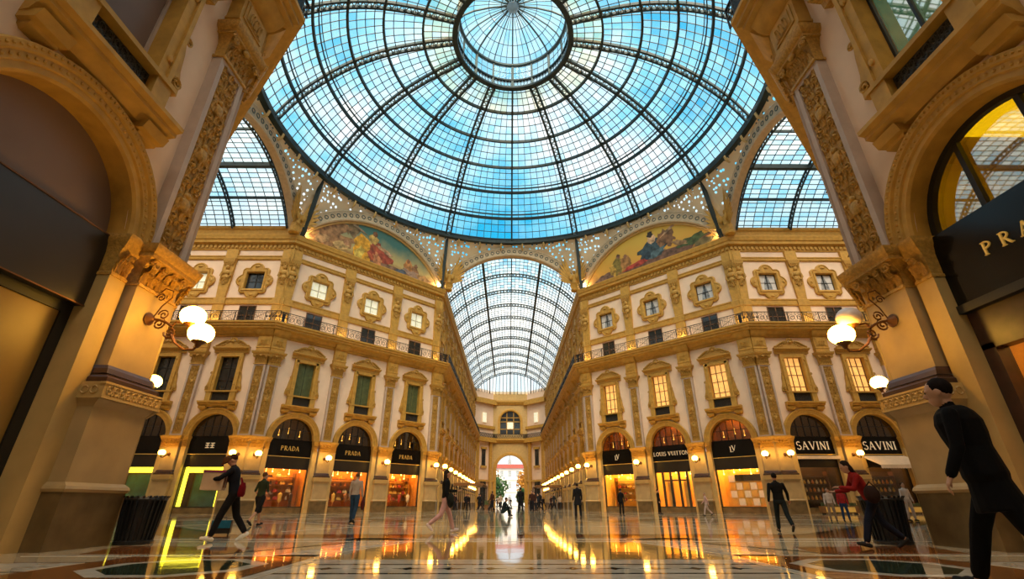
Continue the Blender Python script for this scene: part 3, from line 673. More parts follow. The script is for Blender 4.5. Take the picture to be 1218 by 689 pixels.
# plain closing walls of the arms out of view
def closing(name, label, x0, x1, y0, y1, z1):
    b = MB(); b.box(x0, x1, y0, y1, 0, z1); tag(b.build(name, 'pink'), label, 'wall', kind='structure')
closing('wall_left_arm_end', 'closing wall of the left arm', -A - 18, -A - 17.5, YC - a - 2, YC + a + 2, 30)
closing('wall_right_arm_end', 'closing wall of the right arm', A + 17.5, A + 18, YC - a - 2, YC + a + 2, 30)
closing('wall_near_end', 'closing wall behind the camera', -a - 2, a + 2, -14.6, -14.1, 30)

# ------------------------------------------------------------------ arches, lunettes, spandrels, ring (the crossing)
ZS = 25.0
def seg(c, rise):   # radius and centre height of a segmental arch
    R = (c * c + rise * rise) / (2 * rise); return R, ZS + rise - R
def arch_band(root, name, c, rise, th, y0, y1, mt, n=40):
    R, zc = seg(c, rise); t = math.acos(min(1, (ZS - zc) / R)); b = MB(); rings = []
    for i in range(n + 1):
        s = -t + 2 * t * i / n
        rings.append([(r * sin(s), y, zc + r * cos(s)) for r, y in ((R, y0), (R + 0.12, y0 - 0.06), (R + 0.2, y0), (R + th - 0.2, y0), (R + th - 0.12, y0 - 0.06), (R + th, y0), (R + th, y1), (R, y1))])
    b.loft(rings, True); o = b.build(name, mt, root, smooth=40)
    d = MB(); k = 30
    for i in range(k):
        s = -t + 2 * t * (i + 0.5) / k; r = R + th / 2
        d.tube([(r * sin(s) + 0.2 * cos(q * pi / 4), y0 - 0.02, zc + r * cos(s) + 0.2 * sin(q * pi / 4)) for q in range(8)], 0.05, 4, closed=True)
    d.build('medallions', 'steel2', o); return o
cr = tag(put('ceiling_crossing', None, None, (0, YC, 0)), 'arches, pierced spandrels and iron ring carrying the glass dome', 'ceiling', kind='structure')
RR, ZR = 21.4, 31.75
def face(k):   # k 0..7, 0 = far; returns rotation and distance
    ang = -k * pi / 4
    return ang, (A if k % 2 == 0 else (a + A) / sqrt(2))
for k in range(8):
    ang, dist = face(k)
    h = put('arch_group', None, cr, (0, 0, 0), ang)
    c = 8.35 if k % 2 == 0 else 8.9
    d0 = dist + (0.35 if k % 2 == 0 else 0.75)
    o = arch_band(cr, 'arch_band', c, 4.95, 1.25, d0, d0 + 0.7, 'arch'); o.rotation_euler.z = ang
    COL.objects.unlink(h); bpy.data.objects.remove(h)
    # spandrel
    R, zc = seg(c, 4.95); Ro = R + 1.2; b = MB(); n = 40; half = 9.15 if k % 2 == 0 else 9.6
    rows = []
    for i in range(n + 1):
        u = -half + 2 * half * i / n; z = zc + sqrt(max(0.0, Ro * Ro - u * u)); z = min(max(z, 25.0), ZR - 0.15)
        an = atan2(u, d0); top = (RR * sin(an), RR * cos(an), ZR); bot = (u, d0 + 0.25, z)
        rows.append((bot, top))
    for i, (p_, q_) in enumerate(rows):
        for j in range(4):
            f = j / 3; P = [p_[m] + (q_[m] - p_[m]) * f for m in range(3)]; b.uv[len(b.v)] = (P[0], P[2]); b.v.append(tuple(P))
    for i in range(n):
        for j in range(3): b.f.append((i * 4 + j, (i + 1) * 4 + j, (i + 1) * 4 + j + 1, i * 4 + j + 1)); b.m.append(0)
    o = b.build('spandrel', 'pierced', cr); o.rotation_euler.z = ang
b = MB()
def ringbeam(b, r0, r1, z0, z1, n=96): b.loft([[(r * sin(2 * pi * i / n), r * cos(2 * pi * i / n), z) for r, z in ((r0, z0), (r1, z0), (r1, z1), (r0, z1), (r0, z0))] for i in range(n + 1)], False, close=False)
ringbeam(b, 21.0, 21.8, 31.55, 31.85); ringbeam(b, 21.2, 21.7, 31.85, 32.3)
b.build('ring_beam', 'steel', cr)
KB = MB(); KB.tube([(0, -0.1, -0.75), (0, -0.45, -0.5), (0, -0.55, -0.1), (0, -0.4, 0.25)], [0.10, 0.13, 0.12, 0.09], 6); KB = KB.mesh('bracket', 'cream', 50)
for i in range(48):
    t = 2 * pi * (i + 0.5) / 48
    if cos(t) > -0.3: put('bracket', KB, cr, (21.55 * sin(t), 21.55 * cos(t), 31.45), -t)
# frames of the corner posts (iron) between the arches
for k in range(8):
    t = (k + 0.5) * pi / 4; b = MB()
    b.bar((22.75 * sin(t), 22.75 * cos(t), 25), (21.6 * sin(t), 21.6 * cos(t), 31.7), 0.34, 0.3); b.build('corner_post', 'steel', cr)

# painted lunettes: generic coloured scenes on the curved-top panels of the two far diagonals
def mural_mat(name, sky_lo, sky_hi, ground):
    m = bpy.data.materials.new(name); m.use_nodes = True; t = m.node_tree; n = t.nodes; b = n['Principled BSDF']
    b.inputs['Roughness'].default_value = 0.7
    tc = n.new('ShaderNodeTexCoord'); sp = n.new('ShaderNodeSeparateXYZ'); t.links.new(tc.outputs['Object'], sp.inputs[0])
    mr = n.new('ShaderNodeMapRange'); mr.inputs[1].default_value = 25; mr.inputs[2].default_value = 30; t.links.new(sp.outputs['Z'], mr.inputs[0])
    nz = n.new('ShaderNodeTexNoise'); nz.inputs['Scale'].default_value = 0.7; nz.inputs['Detail'].default_value = 6; t.links.new(tc.outputs['Object'], nz.inputs['Vector'])
    ad = n.new('ShaderNodeMath'); ad.operation = 'MULTIPLY_ADD'; ad.inputs[1].default_value = 0.5; t.links.new(nz.outputs['Fac'], ad.inputs[0]); t.links.new(mr.outputs[0], ad.inputs[2])
    r = n.new('ShaderNodeValToRGB'); e = r.color_ramp.elements
    e[0].position = 0.3; e[0].color = ground + (1,); e[1].position = 1.15 if False else 1.0; e[1].color = sky_hi + (1,)
    x = e.new(0.48); x.color = sky_lo + (1,)
    t.links.new(ad.outputs[0], r.inputs['Fac']); t.links.new(r.outputs['Color'], b.inputs['Base Color'])
    return m
def lunette(k, sky_lo, sky_hi, ground, blobs, label):
    ang, dist = face(k); R, zc = seg(8.9, 4.95); n = 40; t = math.acos((ZS - zc) / R)
    P = [(R * sin(-t + 2 * t * i / n), zc + R * cos(-t + 2 * t * i / n)) for i in range(n + 1)]
    b = MB(); b.prism_y(P, dist + 1.15, dist + 1.35)
    o = tag(b.build('lunette_mural', mural_mat('mural ground', sky_lo, sky_hi, ground), None, (0, YC, 0), ang), label, 'mural')
    g = MB(); g.tube([(x, dist + 1.08, z) for x, z in [(p_[0] * 0.99, p_[1] - 0.1) for p_ in P]], 0.13, 6); g.build('gilt_border', 'cream', o)
    for i, (x, z, rx, rz, rot, col) in enumerate(blobs):
        b = MB(); w_ = lambda s: 1 + 0.16 * sin(3 * s + i) + 0.12 * sin(5 * s + 2.3 * i) + 0.08 * sin(9 * s + i * i) + 0.05 * sin(14 * s)
        q = [(x + rx * w_(s) * cos(s) * cos(rot) - rz * sin(s) * w_(s + 1) * sin(rot), z + rx * w_(s) * cos(s) * sin(rot) + rz * sin(s) * w_(s + 1) * cos(rot)) for s in [2 * pi * j / 40 for j in range(40)]]
        q = [(px, max(pz, 25.02)) for px, pz in q]
        y = dist + 1.13 - 0.002 * i
        b.prism_y(q, y, y + 0.03); b.build('painted_shape', mat('paint', col, 0.7, var=0.65, vs=1.8), o)
lunette(7, (0.55, 0.42, 0.16), (0.06, 0.17, 0.15), (0.30, 0.14, 0.04),
        [(-5.2, 26.3, 2.6, 0.8, 0.25, (0.33, 0.17, 0.07)), (-3.4, 28.6, 0.7, 1.2, 0, (0.20, 0.13, 0.06)), (-5.6, 27.5, 2.0, 0.7, 0.5, (0.30, 0.16, 0.07)), (-2.0, 26.6, 1.1, 1.8, 0.1, (0.60, 0.30, 0.02)), (-0.3, 26.7, 0.9, 1.6, 0.15, (0.36, 0.08, 0.03)), (0.6, 26.2, 1.4, 1.0, -0.2, (0.32, 0.06, 0.03)), (-0.8, 28.2, 0.6, 0.7, 0, (0.50, 0.32, 0.08)), (-0.7, 28.95, 0.3, 0.36, 0, (0.16, 0.07, 0.03)), (4.0, 26.2, 0.6, 1.2, 0, (0.45, 0.2, 0.06)), (5.0, 26.1, 0.5, 1.0, 0.1, (0.28, 0.14, 0.06)), (4.4, 25.6, 1.6, 0.6, 0, (0.34, 0.22, 0.16)), (6.6, 25.5, 1.2, 0.5, -0.2, (0.40, 0.22, 0.08)), (1.8, 25.4, 2.6, 0.35, 0, (0.22, 0.12, 0.07)), (0.5, 27.4, 0.9, 0.22, -0.2, (0.48, 0.26, 0.13)), (1.2, 27.1, 0.5, 0.2, -0.1, (0.48, 0.28, 0.16)), (-0.1, 25.9, 0.5, 0.9, 0.4, (0.50, 0.20, 0.08)), (-2.3, 25.8, 0.5, 1.1, -0.3, (0.72, 0.45, 0.08)), (-4.4, 26.0, 0.9, 0.5, 0.2, (0.55, 0.36, 0.14)), (-3.9, 26.5, 0.3, 0.35, 0, (0.40, 0.20, 0.10)), (4.0, 27.2, 0.22, 0.26, 0, (0.30, 0.13, 0.06)), (5.1, 26.9, 0.22, 0.26, 0, (0.20, 0.10, 0.05)), (3.0, 25.5, 0.8, 0.3, 0.2, (0.10, 0.12, 0.16)), (-6.6, 26.0, 0.8, 0.5, 0.4, (0.42, 0.26, 0.12)), (-3.1, 29.0, 1.5, 0.14, -0.35, (0.28, 0.20, 0.12))],
        'curved-top mural with teal sky and a red draped seated figure')
lunette(1, (0.66, 0.34, 0.05), (0.62, 0.40, 0.06), (0.22, 0.13, 0.06),
        [(1.6, 25.6, 5.5, 0.6, 0.1, (0.16, 0.08, 0.05)), (0.9, 27.0, 1.9, 1.2, 0.2, (0.035, 0.065, 0.08)), (2.2, 27.8, 0.6, 1.0, -0.1, (0.25, 0.12, 0.05)), (1.0, 28.4, 0.5, 0.6, 0, (0.55, 0.35, 0.2)), (0.9, 29.0, 0.36, 0.4, 0, (0.03, 0.02, 0.015)), (3.0, 27.8, 0.8, 1.1, 0.2, (0.18, 0.09, 0.04)), (-3.6, 26.6, 0.7, 1.2, 0, (0.22, 0.16, 0.03)), (-2.6, 26.6, 0.7, 0.9, 0, (0.35, 0.17, 0.05)), (-5.6, 25.6, 1.5, 0.5, 0.2, (0.16, 0.09, 0.06)), (-1.2, 25.9, 1.8, 0.3, 0.1, (0.38, 0.05, 0.03)), (5.6, 26.4, 1.6, 0.5, 0.15, (0.06, 0.09, 0.03)), (1.4, 26.4, 1.2, 0.4, 0.3, (0.07, 0.12, 0.14)), (0.2, 26.6, 0.5, 0.7, 0.5, (0.02, 0.04, 0.06)), (-3.5, 27.75, 0.25, 0.3, 0, (0.20, 0.10, 0.05)), (-2.6, 27.4, 0.22, 0.28, 0, (0.25, 0.12, 0.06)), (-4.4, 26.2, 0.4, 0.8, 0.2, (0.45, 0.28, 0.05)), (4.2, 26.6, 0.9, 0.3, -0.4, (0.30, 0.18, 0.08)), (6.8, 25.7, 1.0, 0.4, 0, (0.12, 0.10, 0.04)), (3.6, 28.9, 1.4, 0.16, 0.5, (0.45, 0.28, 0.16))],
        'curved-top mural with golden sky and a blue draped reclining figure')
for k, nm in ((3, 'right'), (5, 'left')):
    ang, dist = face(k); R, zc = seg(8.9, 4.95); t = math.acos((ZS - zc) / R)
    b = MB(); b.prism_y([(R * sin(-t + 2 * t * i / 30), zc + R * cos(-t + 2 * t * i / 30)) for i in range(31)], dist + 1.15, dist + 1.35)
    tag(b.build('wall_near_lunette_' + nm, 'ochre', None, (0, YC, 0), ang), 'plain lunette above the near diagonal facade', 'wall', kind='structure')

# ------------------------------------------------------------------ glass dome
RINGS = [(21.4, 31.75), (19.75, 34.6), (17.55, 37.1), (15.1, 39.1), (12.2, 40.65), (8.7, 41.7), (5.76, 42.2)]
def catmull(P, i, t):
    p0, p1, p2, p3 = P[max(i - 1, 0)], P[i], P[i + 1], P[min(i + 2, len(P) - 1)]
    return tuple(0.5 * (2 * p1[k] + (p2[k] - p0[k]) * t + (2 * p0[k] - 5 * p1[k] + 4 * p2[k] - p3[k]) * t * t + (3 * p1[k] - p0[k] - 3 * p2[k] + p3[k]) * t ** 3) for k in (0, 1))
dome = tag(put('ceiling_dome', None, None, (0, YC, 0)), 'great glass and iron dome over the octagon', 'ceiling', kind='structure')
SUB = 4; COLS = [9, 9, 8, 7, 6, 5]; SEC = 2 * pi / 16
def polar(r, t, z): return (r * sin(t), r * cos(t), z)
PANEL, BARS = [], []
for k in range(6):
    b = MB(); nc, nr = COLS[k], SUB; g = MB()
    pr = [catmull(RINGS, k, j / nr) for j in range(nr + 1)]
    for j in range(nr + 1):
        for i in range(nc + 1):
            b.uv[len(b.v)] = (i + 0.0, j + 0.0); b.v.append(polar(pr[j][0], SEC * i / nc, pr[j][1]))
    # separate quads per pane so that every pane keeps its own tint
    q = MB()
    for j in range(nr):
        for i in range(nc):
            ids = (j * (nc + 1) + i, j * (nc + 1) + i + 1, (j + 1) * (nc + 1) + i + 1, (j + 1) * (nc + 1) + i)
            o = len(q.v); q.v += [b.v[x] for x in ids]
            for m in range(4): q.uv[o + m] = (i + 0.5, j + 0.5)
            q.f.append((o, o + 1, o + 2, o + 3)); q.m.append(0)
    PANEL.append(q.mesh('glass_panel', 'domeglass_warm' if k == 5 else 'domeglass'))
    for i in range(1, nc):
        for j in range(nr): g.bar(polar(pr[j][0], SEC * i / nc, pr[j][1] - 0.03), polar(pr[j + 1][0], SEC * i / nc, pr[j + 1][1] - 0.03), 0.055, 0.06)
    for j in range(1, nr):
        for i in range(nc): g.bar(polar(pr[j][0], SEC * i / nc, pr[j][1] - 0.03), polar(pr[j][0], SEC * (i + 1) / nc, pr[j][1] - 0.03), 0.07, 0.06)
    BARS.append(g.mesh('glazing_bars', 'bar'))
for s in range(16):
    for k in range(6):
        o = put('glass_panel', PANEL[k], dome, (0, 0, 0), s * SEC); put('glazing_bars', BARS[k], o)
# meridian ribs: two chords and a pale lattice between; the four on the axes are slimmer
mer = [catmull(RINGS, k, j / 6) for k in range(6) for j in range(6)] + [RINGS[-1]]
def chord(b, off, w, h, dz): 
    b.loft([[(off - w / 2, r, z + dz - h), (off + w / 2, r, z + dz - h), (off + w / 2, r, z + dz), (off - w / 2, r, z + dz)] for r, z in mer], True)
rb = MB(); lw = 0.30
chord(rb, -lw, 0.19, 0.34, 0.05); chord(rb, lw, 0.19, 0.34, 0.05); RIB = rb.mesh('rib', 'steel')
lt = MB()
fine = [catmull(RINGS, k, j / 12) for k in range(6) for j in range(12)] + [RINGS[-1]]
for i, (p_, q_) in enumerate(zip(fine, fine[1:])):
    s = 1 if i % 2 else -1
    lt.bar((-lw * s, p_[0], p_[1] - 0.12), (lw * s, q_[0], q_[1] - 0.12), 0.09, 0.04); lt.bar((lw * s, p_[0], p_[1] - 0.12), (lw * s * 0.2, q_[0], q_[1] - 0.12), 0.07, 0.04)
LAT = lt.mesh('lattice', 'lattice')
rs = MB(); chord(rs, 0, 0.2, 0.4, 0.05); RIBS = rs.mesh('rib', 'steel')
for s in range(16):
    if s == 0 or s == 8: put('rib', RIBS, dome, (0, 0, 0), s * SEC)
    else: o = put('rib', RIB, dome, (0, 0, 0), s * SEC); put('lattice', LAT, o)
for k, (r, z) in enumerate(RINGS[1:-1], 1):
    b = MB(); ringbeam(b, r - 0.10, r + 0.10, z - 0.32, z + 0.02)
    if k in (1, 2): ringbeam(b, r - 0.46, r - 0.38, z + 0.1, z + 0.28)
    b.build('purlin_ring', 'steel', dome)
# lantern over the eye of the dome
lan = put('lantern', None, dome)
b = MB(); ringbeam(b, 5.45, 5.95, 42.0, 42.25, 64); ringbeam(b, 5.45, 5.8, 43.1, 43.3, 64); lanr = b.build('lantern_ring', 'steel', dome)
bpy.data.objects.remove(lan); lan = lanr
b = MB()
for i in range(96):
    t = 2 * pi * i / 96; t2 = 2 * pi * (i + 1) / 96
    b.bar(polar(5.62, t, 42.25), polar(5.62, t2, 43.1), 0.06, 0.06); b.bar(polar(5.62, t2, 42.25), polar(5.62, t, 43.1), 0.06, 0.06)
b.build('pierced_band', 'lattice', lan)
b = MB()
for i in range(16): b.bar(polar(5.6, SEC * i, 42.2), polar(5.5, SEC * i, 45.4), 0.28 if i % 2 == 0 else 0.2, 0.2)
ringbeam(b, 5.3, 5.65, 45.3, 45.55, 64); b.build('lantern_posts', 'steel2', lan)
CUP = [(5.5, 45.45), (5.0, 46.15), (4.0, 46.8), (2.5, 47.3), (1.2, 47.5), (0.5, 47.55)]
b = MB(); q = MB(); g = MB()
for lvl in [((5.55, 43.3), (5.55, 44.3)), ((5.55, 44.3), (5.5, 45.4))] + list(zip(CUP, CUP[1:])):
    for i in range(48):
        P = [polar(lvl[0][0], 2 * pi * i / 48, lvl[0][1]), polar(lvl[0][0], 2 * pi * (i + 1) / 48, lvl[0][1]), polar(lvl[1][0], 2 * pi * (i + 1) / 48, lvl[1][1]), polar(lvl[1][0], 2 * pi * i / 48, lvl[1][1])]
        o = len(q.v); q.v += P; q.f.append((o, o + 1, o + 2, o + 3)); q.m.append(0)
        for m in range(4): q.uv[o + m] = (i + 0.5, lvl[0][1] * 3 // 1 + 0.5)
        g.bar(P[0], P[3], 0.05, 0.05); g.bar(P[0], P[1], 0.05, 0.05)
q.build('lantern_glass', 'domeglass', lan); tag(g.build('lantern_bars', 'steel2', lan), kind='stuff')
b = MB()
for i in range(16):
    for p_, q_ in zip(CUP, CUP[1:]): b.bar(polar(p_[0], SEC * i, p_[1] - 0.06), polar(q_[0], SEC * i, q_[1] - 0.06), 0.14 if i % 2 == 0 else 0.08, 0.14)
b.build('cupola_ribs', 'steel2', lan)
b = MB(); b.lathe([(0.05, 46.9), (0.35, 47.05), (0.62, 47.3), (0.62, 47.6)], n=20); b.build('cupola_hub', 'lattice', lan, smooth=40)

# ------------------------------------------------------------------ glass vaults of the arms (local: arm runs along +y from 0)
VC, VR, VZ = a + 1.35, 4.55, 26.25
VRAD = (VC * VC + VR * VR) / (2 * VR); VCZ = VZ + VR - VRAD; VT = math.asin(VC / VRAD)
def vpt(t, dr=0): return ((VRAD + dr) * sin(t), VCZ + (VRAD + dr) * cos(t))
CUTS = [-1, -0.70, -0.37, 0, 0.37, 0.70, 1]
def vault(name, label, loc, rz, n):
    r = tag(put(name, None, None, loc, rz), label, 'ceiling', kind='structure')
    st = [0] + [0.72 + BAY * i for i in range(n + 1)]
    key = 'v'
    rib = MB()
    for dr, w, h in ((-0.5, 0.14, 0.12), (-0.05, 0.16, 0.14)):
        P = [vpt(-VT + 2 * VT * i / 40, dr) for i in range(41)]
        for p_, q_ in zip(P, P[1:]): rib.bar((p_[0], 0, p_[1]), (q_[0], 0, q_[1]), h, w, up=(0, 1, 0))
    P = [vpt(-VT + 2 * VT * i / 44, -0.5) for i in range(45)]; Q = [vpt(-VT + 2 * VT * i / 44, -0.05) for i in range(45)]
    for i in range(44):
        rib.bar((P[i][0], 0, P[i][1]), (Q[i + 1][0], 0, Q[i + 1][1]), 0.05, 0.08); rib.bar((Q[i][0], 0, Q[i][1]), (P[i + 1][0], 0, P[i + 1][1]), 0.05, 0.08)
    rib = rib.mesh('vault_rib', 'steel')
    for y in st[1:]: put('vault_rib', rib, r, (0, y, 0))
    for c in CUTS[1:-1]:
        x, z = vpt(c * VT); b = MB(); w = 0.3 if abs(c) == 0.37 else 0.14
        b.box(x - w / 2, x + w / 2, 0, st[-1], z - (0.45 if w > 0.2 else 0.25), z + 0.02); b.build('purlin', 'steel', r)
    def bay_meshes(L):
        out = []
        for c0, c1 in zip(CUTS, CUTS[1:]):
            cols = 6 if L > 2 else 1; rows = 7; q = MB()
            for j in range(rows):
                t0 = VT * (c0 + (c1 - c0) * j / rows); t1 = VT * (c0 + (c1 - c0) * (j + 1) / rows)
                for i in range(cols):
                    (x0, z0), (x1, z1) = vpt(t0), vpt(t1); o = len(q.v)
                    q.v += [(x0, L * i / cols, z0), (x0, L * (i + 1) / cols, z0), (x1, L * (i + 1) / cols, z1), (x1, L * i / cols, z1)]
                    q.f.append((o, o + 1, o + 2, o + 3)); q.m.append(0)
                    for m in range(4): q.uv[o + m] = (i + 0.5, j + 0.5)
            g = MB()
            for j in range(1, rows):
                x, z = vpt(VT * (c0 + (c1 - c0) * j / rows)); g.box(x - 0.03, x + 0.03, 0, L, z - 0.07, z - 0.01)
            for i in range(1, cols):
                pr = [vpt(VT * (c0 + (c1 - c0) * j / rows)) for j in range(rows + 1)]
                for p_, q_ in zip(pr, pr[1:]): g.bar((p_[0], L * i / cols, p_[1] - 0.04), (q_[0], L * i / cols, q_[1] - 0.04), 0.06, 0.05, up=(0, 1, 0))
            out.append((q.mesh('glass_panel', 'vaultglass'), g.mesh('glazing_bars', 'bar')))
        return out
    first, full = bay_meshes(0.72), bay_meshes(BAY)
    for i, y in enumerate(st[:-1]):
        for me, bm_ in (first if i == 0 else full):
            o = put('glass_panel', me, r, (0, y, 0)); put('glazing_bars', bm_, o)
    return r
OFF = A + 0.9
vault('ceiling_vault_far', 'glass barrel vault of the long far arm', (0, YC + OFF, 0), 0, FAR_BAYS)
vault('ceiling_vault_left', 'glass barrel vault of the left arm', (-OFF, YC, 0), radians(90), 3)
vault('ceiling_vault_right', 'glass barrel vault of the right arm', (OFF, YC, 0), radians(-90), 3)
vault('ceiling_vault_near', 'glass barrel vault over the near arm', (0, YC - OFF, 0), radians(180), 4)

# ------------------------------------------------------------------ floor: polished marble with inlays (each inlay its own slab)
fl = MB(); fl.box(-46, 46, -15, 122, -0.3, 0.0)
floor = tag(fl.build('floor', 'f_cream'), 'polished marble floor with coloured inlays', 'floor', kind='structure')
_e = [0.0012]
def inlay(name, poly, mt, h=0.003):
    b = MB(); b.prism_z(poly, -0.01, h); return b.build(name, mt, floor)
def rect(x0, x1, y0, y1): return [(x0, y0), (x1, y0), (x1, y1), (x0, y1)]
def octa(cx, cy, rx, ry, rot=pi / 8): return [(cx + rx * cos(rot + i * pi / 4), cy + ry * sin(rot + i * pi / 4)) for i in range(8)]
for row in range(5):      # the motif repeats down the near arm
    Y0 = 6.14 - row * 4.6
    inlay('grey_border', rect(-2.95, 2.95, Y0 - 0.6, Y0 + 1.36), 'f_white', 0.0015)
    inlay('black_line', rect(-2.95, 2.95, Y0 - 0.08, Y0 + 0.0), 'f_black'); inlay('black_line', rect(-2.95, 2.95, Y0 + 0.78, Y0 + 0.87), 'f_black')
    inlay('cream_strip', rect(-2.95, 2.95, Y0, Y0 + 0.78), 'f_white', 0.002)
    for i in range(-5, 6):
        x = i * 0.5; y = Y0 + 0.39
        inlay('leaf_motif', [(x - 0.20, y), (x - 0.06, y - 0.035), (x, y - 0.12), (x + 0.06, y - 0.035), (x + 0.20, y), (x + 0.06, y + 0.035), (x, y + 0.12), (x - 0.06, y + 0.035)], 'f_black', 0.004)
    for s in (-1, 1):
        def sx(p): return [(s * x, y) for x, y in (p if s > 0 else reversed(p))]
        inlay('white_line', sx(rect(2.98, 3.12, Y0 - 0.9, Y0 + 1.4)), 'f_white', 0.004); inlay('black_line', sx(rect(3.12, 3.17, Y0 - 0.9, Y0 + 1.4)), 'f_black')
        inlay('red_brown_square', sx(rect(3.17, 5.9, Y0 - 1.0, Y0 + 1.85)), 'f_orange', 0.0015)
        inlay('octagon_border', sx(octa(4.42, Y0 + 0.58, 1.05, 0.98)), 'f_white', 0.0025); inlay('green_octagon', sx(octa(4.42, Y0 + 0.58, 0.84, 0.78)), 'f_green', 0.0035)
        inlay('cream_strip', sx(rect(5.95, 7.6, Y0 + 0.1, Y0 + 1.05)), 'f_white', 0.002)
        inlay('black_line', sx(rect(5.9, 7.6, Y0 + 0.1, Y0 + 0.15)), 'f_black'); inlay('black_line', sx(rect(5.9, 7.6, Y0 + 1.05, Y0 + 1.1)), 'f_black')
        inlay('white_band', sx(rect(3.17, 7.6, Y0 + 1.88, Y0 + 2.06)), 'f_white', 0.003)
        if row == 0:
            inlay('red_brown_panel', sx([(4.6, 8.35), (7.0, 8.35), (7.5, 9.9), (4.9, 9.6)]), 'f_orange', 0.002)
            inlay('black_line', sx([(3.4, 10.85), (3.5, 10.93), (4.95, 8.2), (4.86, 8.15)]), 'f_black', 0.004)
            inlay('white_band', sx([(3.15, 8.02), (3.84, 8.02), (3.5, 10.9), (2.35, 10.9), (2.9, 9.0)]), 'f_white', 0.003)
            inlay('red_brown_wedge', sx([(3.2, 7.4), (3.9, 8.0), (3.2, 8.0)]), 'f_orange', 0.004)
inlay('yellow_panel', [(-2.9, 7.6), (2.9, 7.6), (2.7, 9.2), (2.2, 10.8), (-2.2, 10.8), (-2.7, 9.2)], 'f_ochre', 0.0015)
inlay('white_band', rect(-9, 9, 10.95, 11.2), 'f_white'); inlay('green_wedge', [(-4.2, 11.3), (-2.8, 11.2), (-2.3, 11.6), (-3.6, 12.2)], 'f_green'); inlay('green_wedge', [(4.2, 11.3), (3.6, 12.2), (2.3, 11.6), (2.8, 11.2)], 'f_green')
def oct_band(r0, r1, mt, nm, h):
    for k in range(8):
        t0, t1 = pi / 8 + k * pi / 4, pi / 8 + (k + 1) * pi / 4; q = 1 / cos(pi / 8)
        inlay(nm, [(r * q * sin(t), YC + r * q * cos(t)) for r, t in ((r0, t1), (r0, t0), (r1, t0), (r1, t1))], mt, h)
oct_band(19.2, 19.6, 'f_white', 'octagon_band', 0.003); oct_band(18.0, 19.2, 'f_orange', 'octagon_band', 0.002); oct_band(17.7, 18.0, 'f_black', 'octagon_band', 0.003)
oct_band(12.6, 13.0, 'f_white', 'octagon_band', 0.003); oct_band(12.3, 12.6, 'f_black', 'octagon_band', 0.003); oct_band(8.5, 9.6, 'f_ochre', 'octagon_band', 0.002); oct_band(5.2, 5.6, 'f_black', 'octagon_band', 0.003)
for k in range(16):
    t = k * pi / 8; d, n_ = (sin(t), cos(t)), (cos(t), -sin(t))
    inlay('radial_line', [(d[0] * r + n_[0] * w, YC + d[1] * r + n_[1] * w) for r, w in ((5.6, -0.08), (17.6, -0.08), (17.6, 0.08), (5.6, 0.08))], 'f_white', 0.0035)
for s in range(9):
    y = YC + A + 2 + s * 7
    inlay('cross_band', rect(-7.0, 7.0, y, y + 0.5), 'f_white'); inlay('red_brown_panel', rect(-4.5, 4.5, y + 1.5, y + 5.5), 'f_orange', 0.002)

# ------------------------------------------------------------------ placing things on walls
def at(k, u, d=0, z=0):
    w = W[k]; r = w.rotation_euler.z
    return (w.location.x + u * cos(r) - d * sin(r), w.location.y + u * sin(r) + d * cos(r), z), r

# wall lamps
def k_lamp():
    r = {}
    b = MB(); b.lathe([(0.02, -0.02), (0.13, 0.0), (0.14, 0.03), (0.09, 0.07), (0.05, 0.12), (0.02, 0.14)], n=14)
    b.v = [(x, -z, y) for x, y, z in b.v]; r['back_plate'] = b.mesh('back_plate', 'bronze', 40)
    b = MB()
    def ln(P, rad): b.tube(P, rad, 6)
    # main stem out to the joint, then the two carriers
    ln([(0, -0.1, 0), (0, -0.25, -0.02), (0, -0.42, -0.08), (0, -0.55, -0.16)], 0.028)
    ln([(0, -0.55, -0.16), (0, -0.62, -0.06), (0, -0.80, -0.10), (0, -0.93, -0.18)], 0.024)
    ln([(0, -0.55, -0.16), (0, -0.60, -0.34), (0, -0.72, -0.52), (0, -0.95, -0.68), (0, -1.15, -0.68), (0, -1.22, -0.58)], 0.026)
    def spy(c, rr, t0, turns, sg=1, n=18): return [(0, c[0] + sg * rr * (1 - 0.85 * i / n) * cos(t0 + turns * 2 * pi * i / n), c[1] + rr * (1 - 0.85 * i / n) * sin(t0 + turns * 2 * pi * i / n)) for i in range(n + 1)]
    ln(spy((-0.26, -0.10), 0.14, pi / 2, 1.7), 0.02); ln(spy((-0.55, -0.30), 0.13, pi, 1.7, -1), 0.02); ln(spy((-0.30, 0.10), 0.12, 0, 1.6), 0.016)
    ln([(0, -0.1, 0.05), (0, -0.2, 0.3), (0, -0.36, 0.5), (0, -0.34, 0.66), (0, -0.16, 0.72), (0, -0.08, 0.62)], 0.014); ln(spy((-0.12, 0.5), 0.10, 0, 1.5), 0.014)
    ln([(0, -0.70, -0.5), (0, -0.62, -0.42), (0, -0.5, -0.44)], 0.016)
    r['scroll_arm'] = b.mesh('scroll_arm', 'bronze', 50)
    b = MB(); ln([(0, -0.1, 0), (0, -0.3, -0.12), (0, -0.55, -0.28), (0, -0.78, -0.32), (0, -0.86, -0.22)], 0.028); ln(spy((-0.26, -0.02), 0.12, pi / 2, 1.7), 0.02); ln(spy((-0.5, -0.14), 0.10, pi, 1.6, -1), 0.018)
    r['single_arm'] = b.mesh('scroll_arm', 'bronze', 50)
    b = MB(); b.lathe([(0.02, -0.32), (0.05, -0.28), (0.06, -0.24), (0.13, -0.2), (0.15, -0.17)], n=14); r['globe_cup'] = b.mesh('globe_cup', 'bronze', 40)
    b = MB(); b.ball((0, 0, 0), (0.25, 0.25, 0.215), 16, 10); r['globe'] = b.mesh('globe', 'globe', 60)
    b = MB(); b.ball((0, 0, 0), (0.25, 0.25, 0.215), 16, 10); r['globe_off'] = b.mesh('globe', 'globe_off', 60)
    return r
KLAMP = k_lamp()
